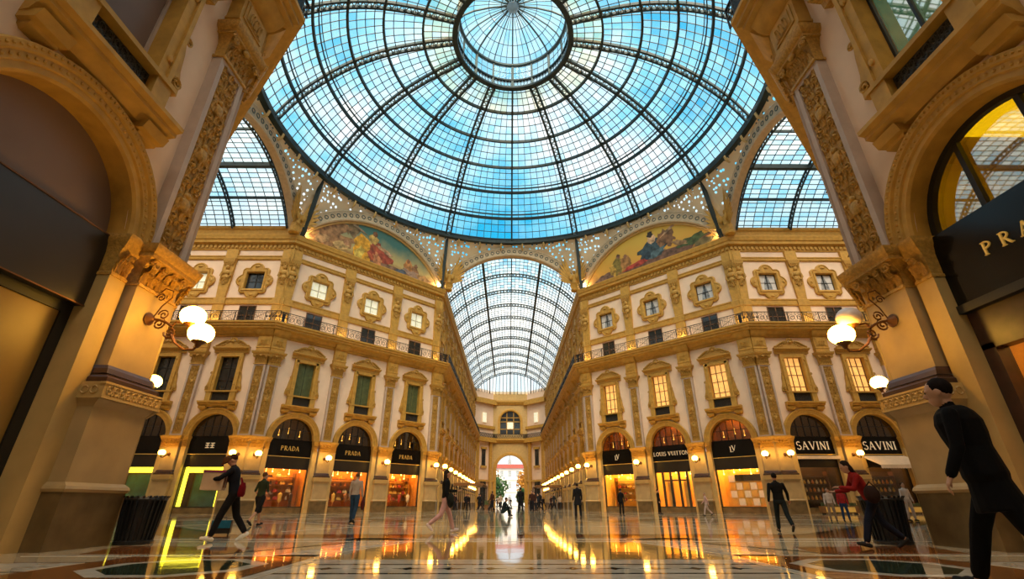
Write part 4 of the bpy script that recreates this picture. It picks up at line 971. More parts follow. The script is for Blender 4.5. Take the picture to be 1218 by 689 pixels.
def lamp(k, u, label, off=False, group='bracket lamps on the piers', twin=False):
    loc, r = at(k, u, 0.17, 4.30)
    t = thing('wall_lamp', label, 'lamp', loc, r, group)
    put('back_plate', KLAMP['back_plate'], t); put('scroll_arm', KLAMP['scroll_arm' if twin else 'single_arm'], t)
    for y, z, o in (((-0.94, 0.07, off), (-1.22, -0.32, False)) if twin else ((-0.86, 0.05, off),)):
        put('globe_cup', KLAMP['globe_cup'], t, (0, y, z)); put('globe', KLAMP['globe_off' if o else 'globe'], t, (0, y, z))
    return t
lamp('NL', -0.72, 'twin-globe bracket lamp on the great near pier beside the hoarding', twin=True)
lamp('NR', 0.72, 'twin-globe bracket lamp with one dead globe on the near pier', True, twin=True)
lamp('NDL', -2.925, 'globe lamp half hidden behind the great pier above the slatted bin')
lamp('NDR', 2.925, 'globe lamp peeping past the pier beside the walking dark figure')
lamp('SL', -0.72, 'globe lamp on the corner pier beside the yellow lit shop'); lamp('SL', -6.22, 'globe lamp on the pier left of the yellow lit shop')
lamp('SR', 0.72, 'globe lamp on the corner pier beside the restaurant sign'); lamp('SR', 6.22, 'globe lamp between the two restaurant signs')
for k, txt in (('DL', 'of the left diagonal facade'), ('DR', 'of the right diagonal facade')):
    for u, o in zip(dp if k == 'DL' else dp[::-1], ('corner pier nearest the side arm', 'second pier', 'third pier', 'corner pier by the far arm')): lamp(k, u, 'globe lamp on the %s %s' % (o, txt))
ORD = ['first', 'second', 'third', 'fourth', 'fifth', 'sixth', 'seventh', 'eighth', 'ninth', 'tenth', 'eleventh']
for i in range(1, FAR_BAYS + 1):
    lamp('FL', 0.72 + BAY * (i - 1), '%s globe lamp from the octagon in the left row of the far arm' % ORD[i - 1], group='lamps down the left of the far arm')
    lamp('FR', -(0.72 + BAY * (i - 1)), '%s globe lamp from the octagon in the right row of the far arm' % ORD[i - 1], group='lamps down the right of the far arm')

# ------------------------------------------------------------------ shopfronts
def shell(t, name, hw, z0, z1, y0, y1, mt):
    b = MB(); b.add([(-hw, y0, z0), (hw, y0, z0), (hw, y1, z0), (-hw, y1, z0), (-hw, y0, z1), (hw, y0, z1), (hw, y1, z1), (-hw, y1, z1)], [(0, 1, 2, 3), (4, 7, 6, 5), (2, 3, 7, 6), (0, 3, 7, 4), (1, 2, 6, 5)])
    return b.build(name, mt, t)
def k_shop(hw):
    r = {}; n = 22
    b = MB(); b.box(-hw, hw, 0.70, 0.86, 4.33, 5.74); b.box(-hw, hw, 0.66, 0.9, 5.66, 5.76); r['fascia'] = b.mesh('fascia', 'black')
    b = MB(); b.box(-hw, hw, 0.67, 0.7, 4.33, 4.38); r['trim'] = b.mesh('fascia_trim', 'gold')
    b = MB(); b.prism_y(arc(0, 5.76, ARC_R, 0, pi, n), 0.86, 0.88); r['fan'] = b.mesh('fanlight_pane', 'fanglass')
    b = MB()
    for x in (-0.9, -0.3, 0.3, 0.9): b.box(x - 0.025, x + 0.025, 0.80, 0.87, 5.76, 5.76 + sqrt(ARC_R ** 2 - x * x))
    P = arc(0, 5.76, ARC_R - 0.03, 0, pi, n); b.tube([(x, 0.83, z) for x, z in P], 0.05, 5); b.box(-1.6, 1.6, 0.80, 0.87, 6.55, 6.59)
    r['fanbars'] = b.mesh('fanlight_bars', 'matteblack')
    b = MB(); b.box(-hw, hw, 0.84, 0.86, 0.45, 3.42); r['pane'] = b.mesh('display_pane', 'shopglass')
    b = MB()
    for s in (-1, 1): b.box(s * hw - 0.09, s * hw + 0.09, 0.72, 0.9, 0, 4.33)
    b.box(-hw, hw, 0.74, 0.9, 3.38, 3.46); b.box(-hw, hw, 0.74, 0.9, 0.40, 0.48); r['frame'] = b.mesh('shop_frame', 'matteblack')
    b = MB(); b.box(-hw, hw, 0.72, 0.92, 0, 0.42); r['plinth'] = b.mesh('plinth', 'base')
    b = MB(); b.box(-hw, hw, 0.76, 0.9, 3.42, 4.33); r['transom'] = b.mesh('transom', 'darkboard')
    return r
KS = {BAY: k_shop(1.72), DBAY: k_shop(1.88)}
def shop(k, u, B, label, low='shopwarm', up='shopdark', light='lightwarm', dim='lightdim', sign=None, group=None):
    loc, r = at(k, u); t = thing('shopfront', label, 'shopfront', loc, r, group); s = KS[B]; hw = 1.72 if B == BAY else 1.88
    f = put('fascia', s['fascia'], t); put('fascia_trim', s['trim'], f)
    if sign: sign(f)
    p = put('fanlight_pane', s['fan'], t); put('fanlight_bars', s['fanbars'], p)
    put('display_pane', s['pane'], t); put('shop_frame', s['frame'], t); put('plinth', s['plinth'], t); put('transom', s['transom'], t)
    shell(t, 'shop_interior', hw + 0.15, 0.05, 4.32, 0.93, 2.7, low); shell(t, 'upper_interior', hw + 0.15, 4.36, 8.0, 0.97, 2.7, up)
    b = MB(); b.box(-hw + 0.2, hw - 0.2, 1.2, 2.5, 4.22, 4.30); b.build('ceiling_light', light, t)
    b = MB(); b.box(-0.8, 0.8, 1.6, 2.4, 7.75, 7.85); b.build('ceiling_light', dim, t)
    return t
def gold_word(txt, h, m='gold', z=5.03):
    return lambda f: word(txt, 0, z - h / 2, h, 0.69).build('lettering', m, f)
def mono(f):   # two overlapping letters
    b = MB(); letter(b, 'L', -0.30, 4.78, 0.42, 0.69); letter(b, 'V', -0.12, 4.88, 0.42, 0.685); b.build('lettering', 'goldpale', f)
def bars_sign(f):
    b = MB()
    for i, z in enumerate((4.86, 5.03, 5.20)):
        for s in (-1, 1): b.box(min(s * 0.05, s * 0.36), max(s * 0.05, s * 0.36), 0.67, 0.70, z - 0.03, z + 0.03)
    for s in (-1, 1): b.box(s * 0.2 - 0.03, s * 0.2 + 0.03, 0.67, 0.70, 4.86, 5.2)
    b.build('lettering', 'goldpale', f)
S = {}
for u, nm in ((-DBAY, 'first'), (0, 'second'), (DBAY, 'third')):
    S['DL', nm] = shop('DL', u, DBAY, '%s black-fronted boutique from the corner on the left diagonal, warm orange display' % nm, sign=gold_word('PRADA', 0.36))
S['DR', 'a'] = shop('DR', -DBAY, DBAY, 'golden boutique with small monogram sign, next to the far arm', 'shopgold', 'shopwarm', dim='lightwarm', sign=mono)
S['DR', 'b'] = shop('DR', 0, DBAY, 'golden boutique entrance with long gilt lettering over double doors', 'shopgold', 'shopwarm', dim='lightwarm', sign=gold_word('LOUIS VUITTON', 0.34, 'goldpale'))
S['DR', 'c'] = shop('DR', DBAY, DBAY, 'golden boutique with monogram sign and a wall of framed squares', 'shopgold', 'shopwarm', dim='lightwarm', sign=mono)
S['SL', 'a'] = shop('SL', -3.47, BAY, 'shop with yellow lit door frame under a black barred sign', 'shopdark', 'shopdark', 'lightdim', sign=bars_sign)
S['SL', 'b'] = shop('SL', -8.97, BAY, 'yellow lit shop half hidden behind the great left pier', 'shopdark', 'shopdark', 'lightdim')
S['SL', 'c'] = shop('SL', -14.47, BAY, 'dark shopfront furthest down the left arm', 'shopdark', 'shopdark', 'lightdim')
S['SR', 'c'] = shop('SR', 14.47, BAY, 'dark shopfront furthest down the right arm', 'shopdark', 'shopdark', 'lightdim')
S['SR', 'a'] = shop('SR', 3.47, BAY, 'restaurant front with black name board, nearer the corner pier', 'shopdark', 'shopdark', 'lightdim', sign=gold_word('SAVINI', 0.62, 'goldpale', 5.05))
S['SR', 'b'] = shop('SR', 8.97, BAY, 'restaurant front with black name board, partly behind the near pier', 'shopdark', 'shopdark', 'lightdim', sign=gold_word('SAVINI', 0.62, 'goldpale', 5.05))
for i in range(FAR_BAYS):
    shop('FL', 0.72 + BAY * (i + 0.5), BAY, '%s dark shopfront from the octagon in the left arcade of the far arm' % ORD[i], 'shopdark', 'shopdark', 'lightdim', group='shopfronts down the left of the far arm')
    shop('FR', -(0.72 + BAY * (i + 0.5)), BAY, '%s dark shopfront from the octagon in the right arcade of the far arm' % ORD[i], 'shopdark', 'shopdark', 'lightdim', group='shopfronts down the right of the far arm')
kd_ = MB(); kd_.ball((0, 0, 0), (0.06, 0.06, 0.05), 8, 5); kd_.tube([(0, 0, 0.04), (0, 0, 0.5)], 0.012, 5); KSPOT = kd_.mesh('spot_lamp', 'lightwarm')
for (k_, n_), t in list(S.items()):
    if k_ in ('DL', 'DR'):
        for i in range(5): put('spot_lamp', KSPOT, t, (-1.4 + 0.7 * i, 1.25 + 0.5 * (i % 2), 3.05 + 0.15 * ((i * 7) % 3)))
for (k_, n_), t in list(S.items()):
    if k_ in ('DL', 'DR'):
        for i in range(3): put('spot_lamp', KSPOT, t, (-0.9 + 0.9 * i, 1.5 + 0.3 * (i % 2), 6.15 + 0.25 * (i % 2)))
# yellow lit frames of the two shops in the left arm
for k in ('a', 'b'):
    t = S['SL', k]; b = MB()
    for s in (-1, 1): b.box(s * 1.45 - 0.13, s * 1.45 + 0.13, 0.9, 1.05, 0.5, 3.38)
    b.box(-1.45, 1.45, 0.9, 1.05, 2.98, 3.38); b.build('light_frame', 'lightlime', t)
    b = MB(); b.box(-1.3, 1.3, 2.0, 2.2, 0.5, 2.9); b.build('back_panel', mat('teal display wall', (0.03, 0.10, 0.14), 0.5, var=0.5, vs=2), t)
# double doors of the middle golden boutique
t = S['DR', 'b']; b = MB()
for x in (-1.2, -0.42, 0.42, 1.2): b.box(x - 0.09, x + 0.09, 0.9, 1.05, 0.1, 3.4)
b.box(-1.3, 1.3, 0.9, 1.05, 2.62, 2.74); b.build('door_posts', 'matteblack', t)
for s in (-1, 1):
    b = MB(); b.box(s * 0.81 - 0.3, s * 0.81 + 0.3, 1.5, 1.6, 0.1, 2.6); b.build('screen_panel', 'shopgold', t)
# display shelving and goods
def shelf(k, u, label, w=2.9, levels=(0.95, 1.55, 2.15, 2.75), d=2.4):
    loc, r = at(k, u, d, 0.05); t = thing('display_shelf', label, 'shelf', loc, r)
    for z in levels:
        b = MB(); b.box(-w / 2, w / 2, -0.35, 0.2, z - 0.03, z); b.build('shelf_board', 'wood', t)
    for s in (-1, 1):
        b = MB(); b.box(s * w / 2 - 0.04, s * w / 2 + 0.04, -0.35, 0.2, 0, 3.1); b.build('side_panel', 'wood', t)
def goods():
    r = {}
    cols = [(0.75, 0.25, 0.03), (0.5, 0.05, 0.03), (0.85, 0.55, 0.1), (0.06, 0.03, 0.02), (0.8, 0.7, 0.45), (0.35, 0.12, 0.03)]
    ms = [mat('leather %d' % i, c, 0.4, var=0.15) for i, c in enumerate(cols)]
    for i, m in enumerate(ms):
        b = MB(); b.loft([[(-w, -d, z), (w, -d, z), (w, d, z), (-w, d, z)] for z, w, d in ((0, 0.19, 0.09), (0.05, 0.2, 0.1), (0.2, 0.17, 0.07), (0.25, 0.16, 0.05))])
        b.tube([(0.11 * cos(q * pi / 8), 0, 0.24 + 0.13 * sin(q * pi / 8)) for q in range(9)], 0.014, 5); r['handbag', i] = b.mesh('handbag', m)
        b = MB(); b.box(-0.16, 0.16, -0.1, 0.1, 0, 0.14); b.box(-0.165, 0.165, -0.105, 0.105, 0.1, 0.15); r['gift_box', i] = b.mesh('gift_box', m)
        b = MB(); b.lathe([(0.05, 0), (0.09, 0.05), (0.10, 0.14), (0.05, 0.24), (0.04, 0.3), (0.055, 0.32)], n=10); r['vase', i] = b.mesh('vase', m, 40)
        b = MB(); b.lathe([(0.12, 0.0), (0.03, 0.02), (0.025, 0.75), (0.10, 0.8), (0.15, 0.95), (0.12, 1.1), (0.17, 1.3), (0.15, 1.42), (0.05, 1.48), (0.045, 1.56)], n=12)
        b.v = [(x * 1.15, y * 0.75, z) for x, y, z in b.v]; r['mannequin', i] = b.mesh('mannequin', m, 50)
    return r
G = goods()
def good(kind, k, u, d, z, txt, grp, i=None):
    loc, r = at(k, u, d, z); tag(put(kind, G[kind, random.randrange(6) if i is None else i], None, loc, r + random.uniform(-0.2, 0.2)), txt, {'handbag': 'handbag', 'gift_box': 'box', 'vase': 'vase', 'mannequin': 'mannequin'}[kind], grp)
for bi, (u0, nm) in enumerate(((-DBAY, 'first'), (0, 'second'), (DBAY, 'third'))):
    shelf('DL', u0, 'wooden display shelves at the back of the %s orange boutique' % nm)
    for lv in (1.0, 1.6, 2.2, 2.8):
        for xi, x in enumerate((-1.1, -0.55, 0, 0.55, 1.1)):
            kd = random.choice(['handbag', 'handbag', 'gift_box', 'vase']); good(kd, 'DL', u0 + x + random.uniform(-0.1, 0.1), 2.25, lv, '%s, %s from the left on %s shelf, %s orange boutique' % (kd.replace('_', ' '), ORD[xi], ORD[int((lv - 0.9) / 0.6)], nm), 'goods on the shelves of the %s orange boutique' % nm)
    for xi, x in enumerate((-1.0, 0.2, 1.1)): good('mannequin', 'DL', u0 + x, 1.35 + 0.2 * random.random(), 0.06, '%s dress form from the left in the window of the %s orange boutique' % (ORD[xi], nm), 'dress forms of the %s orange boutique' % nm)
for u0, nm in ((-DBAY, 'golden boutique by the far arm'),):
    shelf('DR', u0, 'wooden display shelves at the back of the golden boutique')
    for lv in (1.0, 1.6, 2.2):
        for xi, x in enumerate((-1.0, -0.4, 0.2, 0.8)): good(random.choice(['handbag', 'vase', 'gift_box']), 'DR', u0 + x, 2.25, lv, 'article %s from the left on %s shelf, %s' % (ORD[xi], ORD[int((lv - 0.9) / 0.6)], nm), 'goods of the %s' % nm)
# wall of framed squares in the near golden boutique
loc, r = at('DR', DBAY, 1.9, 0.05)
t = thing('display_wall', 'wall of glowing framed squares in the golden boutique window', 'display', loc, r)
b = MB(); b.box(-1.4, 1.5, 0.1, 0.2, 0.4, 3.2); b.build('backing', 'shopgold', t)
b = MB(); b.box(-0.75, 1.45, -0.05, 0.1, 2.45, 2.95); b.build('header_panel', 'darkboard', t)
for i in range(5):
    for j in range(4):
        if j == 3 and i > 0: continue
        b = MB(); x, z = -1.1 + i * 0.58, 0.52 + j * 0.62; b.box(x - 0.24, x + 0.24, 0, 0.1, z, z + 0.54); b.box(x - 0.17, x + 0.17, -0.04, 0.02, z + 0.08, z + 0.46); b.build('framed_square', 'goldpale' if (i + j) % 2 else 'shopgold', t)
for i in range(4): good('handbag', 'DR', DBAY - 0.7 + i * 0.5, 1.6, 0.06, '%s bag from the left before the glowing framed squares' % ORD[i], 'bags before the framed squares')
for u0, nm in ((-3.47, 'SL'),):
    for i in range(4): good('gift_box', 'SL', u0 - 0.9 + i * 0.6, 1.5, 0.06, '%s box from the left on the floor of the yellow lit shop' % ORD[i], 'boxes in the yellow lit shop')

# restaurant awnings
def awning(u, label):
    loc, r = at('SR', u, 0.6, 0); t = thing('awning', label, 'awning', loc, r)
    b = MB(); b.add([(-1.9, 0.0, 4.25), (1.9, 0.0, 4.25), (1.9, -1.9, 3.45), (-1.9, -1.9, 3.45), (-1.9, 0.0, 4.21), (1.9, 0.0, 4.21), (1.9, -1.9, 3.41), (-1.9, -1.9, 3.41)], [(0, 1, 2, 3), (7, 6, 5, 4), (0, 3, 7, 4), (1, 5, 6, 2)]); b.build('canopy', 'awning', t)
    P = [(-1.9, 3.45)]
    for i in range(19):
        x = -1.9 + 3.8 * i / 19; P += [(x + 0.02, 3.2), (x + 0.1, 3.16), (x + 0.18, 3.2)]
    P += [(1.9, 3.45)]
    b = MB(); b.prism_y(P, -1.93, -1.90); b.build('valance', 'awning', t)
    for s in (-1, 1):
        b = MB(); b.tube([(s * 1.8, -1.88, 3.42), (s * 1.8, -0.1, 3.3)], 0.02, 5); b.build('awning_arm', 'iron', t)
awning(8.97, 'cream sloping awning with scalloped edge beside the dark walking figure'); 
b = MB(); loc, r = at('SR', 3.47, 0.6, 0); b.box(-1.75, 1.75, -0.35, 0.1, 3.98, 4.22)
tag(b.build('rolled_awning', 'awning', None, loc, r), 'rolled-up cream awning under the first restaurant name board', 'awning')
shelf('SR', 3.47, 'back bar shelves inside the first restaurant front'); shelf('SR', 8.97, 'back bar shelves inside the second restaurant front')
for u0, nm in ((3.47, 'first'), (8.97, 'second')):
    for lv in (1.0, 1.6, 2.2):
        for i in range(8): good('vase', 'SR', u0 - 1.2 + i * 0.34, 2.2, lv, 'vessel %s from the left on the %s shelf of the %s restaurant' % (ORD[i], ORD[int((lv - 0.9) / 0.6)], nm), 'vessels on the %s restaurant shelves' % nm, random.choice((0, 2, 4)))
    loc, r = at('SR', u0, 0.5, 0); t = thing('planter_box', 'yellow fronted planter box before the %s restaurant' % nm, 'planter', at('SR', u0, -0.5)[0], r)
    b = MB(); b.box(-1.4, 1.4, -0.2, 0.2, 0.08, 0.55); b.build('trough', 'wood', t)
    b = MB(); b.box(-1.1, 1.1, -0.22, -0.2, 0.14, 0.48); b.build('front_board', 'shopgold', t)
    b = MB()
    for i in range(120): x, y = random.uniform(-1.3, 1.3), random.uniform(-0.15, 0.15); leaf(b, x, y, 0.5, 0.1, random.uniform(0.15, 0.4), 0.05)
    tag(b.build('planting', 'shutter', t), kind='stuff')
    for s in (-1, 1):
        b = MB(); b.box(s * 1.2 - 0.08, s * 1.2 + 0.08, -0.12, 0.12, 0, 0.09); b.build('foot', 'iron', t)

# ------------------------------------------------------------------ near left: boarded-up arch; near right: boutique with dark glass
loc, r = at('NL', -3.47)
t = thing('boarded_shopfront', 'boarded-up great arch with dark name board and bronze-brown hoarding', 'shopfront', loc, r)
b = MB(); b.prism_y(arc(0, 5.76, 1.85, 0, pi, 28), 0.86, 0.92); b.build('fanlight_blind', 'mauve', t)
b = MB(); b.box(-1.85, 1.85, 0.62, 0.86, 4.16, 5.70); f = b.build('fascia', 'darkboard', t)
b = MB()
for z in (4.16, 5.69): b.box(-1.86, 1.86, 0.60, 0.64, z - 0.012, z + 0.012)
b.box(1.84, 1.86, 0.60, 0.64, 4.16, 5.7); b.build('edge_trim', 'bronze', f)
b = MB(); b.box(-1.85, 1.50, 0.84, 0.90, 0, 3.98); b.build('hoarding', 'brownboard', t)
b = MB(); b.box(-1.85, 1.80, 0.80, 0.95, 3.98, 4.16); b.box(1.50, 1.80, 0.80, 0.95, 0, 4.0); b.build('hoarding_frame', 'matteblack', t)
loc, r = at('NR', 3.47)
t = thing('dark_glass_shopfront', 'black boutique front with large gilt letters under the great near arch', 'shopfront', loc, r)
b = MB(); b.prism_y(arc(0, 5.76, 1.85, 0, pi, 28), 0.90, 0.92); p_ = b.build('fanlight_pane', 'mirrorwarm', t)
b = MB(); P = arc(0, 5.76, 1.72, 0, pi, 28); b.loft([[(x * k, y, 5.76 + (z - 5.76) * k) for k, y in ((1.05, 0.9), (1.05, 0.78), (0.95, 0.78), (0.95, 0.9))] for x, z in P])
for x in (-0.62, 0.62): b.box(x - 0.05, x + 0.05, 0.8, 0.9, 5.76, 5.76 + sqrt(1.75 ** 2 - x * x))
b.build('fanlight_bars', 'matteblack', p_)
b = MB(); b.box(-1.85, 1.85, 0.60, 0.86, 4.16, 5.70); f = b.build('fascia', 'black', t)
b = MB(); b.box(-1.87, 1.87, 0.55, 0.90, 4.02, 4.18); b.build('fascia_ledge', 'matteblack', f)
word('PRADA', -0.02, 4.83, 0.25, 0.585, 0.62).build('lettering', 'gold', f)
b = MB(); b.box(-1.85, 1.85, 0.86, 0.88, 0.2, 3.3); b.build('display_pane', 'shopglass', t)
b = MB()
b.box(-1.85, 1.85, 0.70, 0.95, 3.3, 4.02); b.box(-1.85, -1.45, 0.70, 0.95, 0, 3.4); b.box(1.45, 1.85, 0.70, 0.95, 0, 3.4); b.box(-1.85, 1.85, 0.7, 0.95, 0, 0.2); b.box(-0.05, 0.05, 0.75, 0.92, 0.2, 3.3)
b.build('shop_frame', 'darkmould', t)
shell(t, 'shop_interior', 2.3, 0.05, 4.1, 0.97, 4.2, 'shopgold'); shell(t, 'upper_interior', 2.3, 4.3, 8.2, 0.97, 4.2, 'shoplime')
b = MB(); b.box(-1.6, 1.6, 2.4, 3.8, 4.02, 4.08); b.build('ceiling_light', 'lightdim', t)
b = MB(); b.box(-1.2, 1.2, 1.8, 3.4, 8.02, 8.1); b.build('ceiling_light', 'lightlime', t)
b = MB(); b.box(-1.3, -0.2, 1.6, 1.7, 0.1, 2.6); lattice_panel(b, -1.3, -0.2, 0.1, 2.6, 1.58, 0.03, 8, 16); b.build('gilt_screen', 'gold', t)

# ------------------------------------------------------------------ far end of the long arm
YE0, YE1 = YC + A + FL, YC + A + FL + 5.2
wm = MB()
def end_sheet(): 
    hs = [(-3.4, 3.4, lambda x: 0.0, lambda x: 8.0 + sqrt(max(0, 3.4 ** 2 - x * x)), 24), (-2.5, 2.5, lambda x: 16.3, lambda x: 19.5 + sqrt(max(0, 2.5 ** 2 - x * x)), 20)]
    sheet(wm, -4.3, 4.3, 0, 27.0, 0, hs)
end_sheet()
end = tag(wm.build('wall_end', 'cream', None, (0, YE1, 0)), 'end wall of the far arm with open archway and tall arched window', 'wall', kind='structure')
for s in (-1, 1):
    b = MB(); b.add([(s * 4.3, 0, 0), (s * (a + 1.2), YE0 - YE1, 0), (s * (a + 1.2), YE0 - YE1, 27), (s * 4.3, 0, 27)], [(0, 1, 2, 3)]); c = b.build('chamfer_wall', 'pink', end)
    mx, my, an = s * (4.3 + a + 0.6) / 2, (YE0 - YE1) / 2, atan2(YE1 - YE0, a - 3.1) * -s
    def cbox(nm, w, z0, z1, mt, dep=0.25, off=0.0):
        b = MB(); b.box(-w / 2 + off, w / 2 + off, -dep, 0.02, z0, z1); o = b.build(nm, mt, end, (mx, my, 0), an); return o
    cbox('window', 1.1, 8.9, 12.6, 'darkwin', 0.12); cbox('window_head', 1.9, 12.6, 13.1, 'ochre'); cbox('window_sill', 1.9, 8.4, 8.9, 'ochre'); cbox('doorway', 1.7, 0.3, 5.6, 'darkwin', 0.12)
    cbox('upper_window', 1.2, 18.9, 21.2, 'palewin', 0.12); cbox('band_course', 7.2, 17.5, 18.2, 'ochre'); cbox('cornice', 7.4, 23.4, 24.6, 'ochre', 0.8); cbox('balcony_slab', 7.6, 14.3, 15.3, 'ochre', 0.9); cbox('impost_band', 7.2, 5.4, 5.8, 'ochre', 0.3)
    cbox('pilaster', 0.8, 0, 14.3, 'ochre', 0.4, -2.2); cbox('pilaster', 0.8, 0, 14.3, 'ochre', 0.4, 2.2)
    b = MB(); lattice_panel(b, -3.7, 3.7, 15.35, 16.3, -0.8, 0.05, 26, 2); b.build('balcony_railing', 'iron', end, (mx, my, 0), an)
def end_arch(nm, R, zc, th, z0):
    b = MB(); n = 30; pr = [(R, 0.5), (R, -0.25), (R + th * 0.5, -0.35), (R + th, -0.2), (R + th, 0.02)]
    b.loft([[(r * cos(pi * i / n), y, zc + r * sin(pi * i / n)) for r, y in pr] for i in range(n + 1)])
    for s in (-1, 1): b.box(min(s * R, s * (R + th)), max(s * R, s * (R + th)), -0.25, 0.5, z0, zc)
    b.build(nm, 'ochre', end, smooth=40)
end_arch('archway_surround', 3.4, 8.0, 0.75, 0.0); end_arch('window_surround', 2.5, 19.5, 0.6, 16.3)
b = MB(); b.prism_y([(-2.5, 16.3), (2.5, 16.3)] + arc(0, 19.5, 2.5, 0, pi, 20), 0.3, 0.36); p_ = b.build('arched_window', 'darkwin', end)
b = MB()
for x in (-0.85, 0.85): b.box(x - 0.1, x + 0.1, 0.15, 0.3, 16.3, 21.8)
for z in (17.6, 19.4, 20.4): b.box(-2.45, 2.45, 0.15, 0.3, z - 0.09, z + 0.09)
b.build('mullions', 'ochre', p_)
b = MB(); b.box(-0.8, 0.8, 0.2, 0.3, 17.7, 19.3); b.build('lit_pane', 'palewin', p_)
b = MB(); sweep(b, [(0.1, 14.2), (-0.5, 14.4), (-0.9, 14.9), (-0.9, 15.3), (0.1, 15.32)], -4.4, 4.4, 0, 0); b.build('balcony_slab', 'ochre', end)
b = MB(); lattice_panel(b, -4.3, 4.3, 15.35, 16.3, -0.8, 0.05, 30, 2); b.build('balcony_railing', 'iron', end)
b = MB(); sweep(b, [(0.1, 23.4), (-0.3, 23.6), (-0.7, 24.2), (-0.7, 24.6), (0.1, 24.7)], -4.4, 4.4, 0, 0); b.build('cornice', 'ochre', end)
# glass hip closing the vault
hip = tag(put('ceiling_hip', None, None, (0, 0, 0)), 'fan of glass closing the far vault', 'ceiling', kind='structure')
NP = 24; top = [vpt(-VT + 2 * VT * i / NP) for i in range(NP + 1)]; yv = YC + OFF + 0.72 + BAY * FAR_BAYS
base_poly = [(-a - 1.2, YE0), (-4.3, YE1), (4.3, YE1), (a + 1.2, YE0)]
def along(f):
    seg_ = [hypot(q_[0] - p_[0], q_[1] - p_[1]) for p_, q_ in zip(base_poly, base_poly[1:])]; d = f * sum(seg_)
    for p_, q_, L in zip(base_poly, base_poly[1:], seg_):
        if d <= L + 1e-6: return (p_[0] + (q_[0] - p_[0]) * d / L, p_[1] + (q_[1] - p_[1]) * d / L)
        d -= L
    return base_poly[-1]
for i in range(NP):
    q = MB(); P0, P1 = top[i], top[i + 1]; B0, B1 = along(i / NP), along((i + 1) / NP)
    q.add([(P0[0], yv, P0[1]), (P1[0], yv, P1[1]), (B1[0], B1[1], 26.3), (B0[0], B0[1], 26.3)], [(0, 1, 2, 3)])
    for m in range(4): q.uv[m] = (i + 0.5, 0.5)
    o = q.build('glass_panel', 'vaultglass', hip)
    b = MB(); b.bar((P0[0], yv, P0[1]), (B0[0], B0[1], 26.3), 0.22 if i % 6 == 0 else 0.1, 0.15); b.build('glazing_bar', 'steel', o)

# ------------------------------------------------------------------ the square outside the archway
b = MB(); b.box(-120, 120, 122, 300, -0.3, -0.01); tag(b.build('ground_square', mat('pale paving', (0.5, 0.46, 0.4), 0.6)), 'pale paving of the square beyond the archway', 'ground', kind='structure')
t = thing('town_building', 'white building with red roof beyond the far archway', 'building', (0, 215, 0))
wht = mat('white render', (0.80, 0.76, 0.72), 0.8, var=0.05); red = mat('red roof tile', (0.36, 0.06, 0.03), 0.7, var=0.2)
b = MB(); b.box(-40, 40, 0, 12, 0, 14.6); b.build('facade', wht, t)
b = MB(); b.add([(-41, -1, 14.6), (41, -1, 14.6), (41, 13, 14.6), (-41, 13, 14.6), (-38, 6, 16.7), (38, 6, 16.7)], [(0, 1, 5, 4), (2, 3, 4, 5), (1, 2, 5), (3, 0, 4), (3, 2, 1, 0)]); b.build('roof', red, t)
b = MB(); b.box(-0.25, 0.25, 5.5, 6, 16, 26); b.box(-0.7, 0.7, 5.4, 6.1, 16.2, 18.5); b.build('spire', 'bluewin', t)
for z in (5.2, 9.9): b = MB(); b.box(-40, 40, -0.6, 0, z, z + 0.6); b.build('ledge', wht, t)
gw = MB(); gw.box(-0.7, 0.7, -0.08, 0.1, 0, 2.4); gw = gw.mesh('window', 'bluewin')
for i in range(-5, 6):
    for z in (1.6, 6.6, 11.2): put('window', gw, t, (i * 3.4, 0, z))
def tree(x, y, h, r, col, label):
    t = thing('street_tree', label, 'tree', (x, y, 0)); b = MB(); b.tube([(0, 0, 0), (0.1, 0, h * 0.3), (0, 0.1, h * 0.7)], [0.25, 0.2, 0.1], 7); b.build('trunk', 'wood', t)
    b = MB()
    for i in range(900):
        u = random.uniform(-1, 1); p = random.uniform(0, 2 * pi); q = random.random() ** 0.4 * (1 + 0.18 * sin(5 * p + 3 * u)); s = sqrt(1 - u * u)
        c = Vector((r * q * s * cos(p), r * q * s * sin(p), h * 0.62 + h * 0.42 * q * u)); d = Vector((random.uniform(-1, 1), random.uniform(-1, 1), random.uniform(-0.4, 1))).normalized() * 0.42
        e = d.cross(Vector((random.uniform(-1, 1), random.uniform(-1, 1), 0.3))).normalized() * 0.3
        b.add([c - d, c + e, c + d, c - e], [(0, 1, 2, 3)])
    tag(b.build('foliage', mat('leaves', col, 0.6, var=0.4, vs=2), t), kind='stuff')
tree(-4.6, 141, 7.6, 3.6, (0.05, 0.12, 0.02), 'green tree in the left half of the far archway'); tree(-5.8, 151, 10.0, 2.9, (0.45, 0.20, 0.02), 'orange autumn tree behind the green one at the archway'); tree(5.2, 145, 9.6, 3.2, (0.55, 0.24, 0.02), 'orange autumn tree in the right half of the far archway'); tree(3.4, 137, 4.2, 1.5, (0.06, 0.13, 0.02), 'low green tree under the orange one')

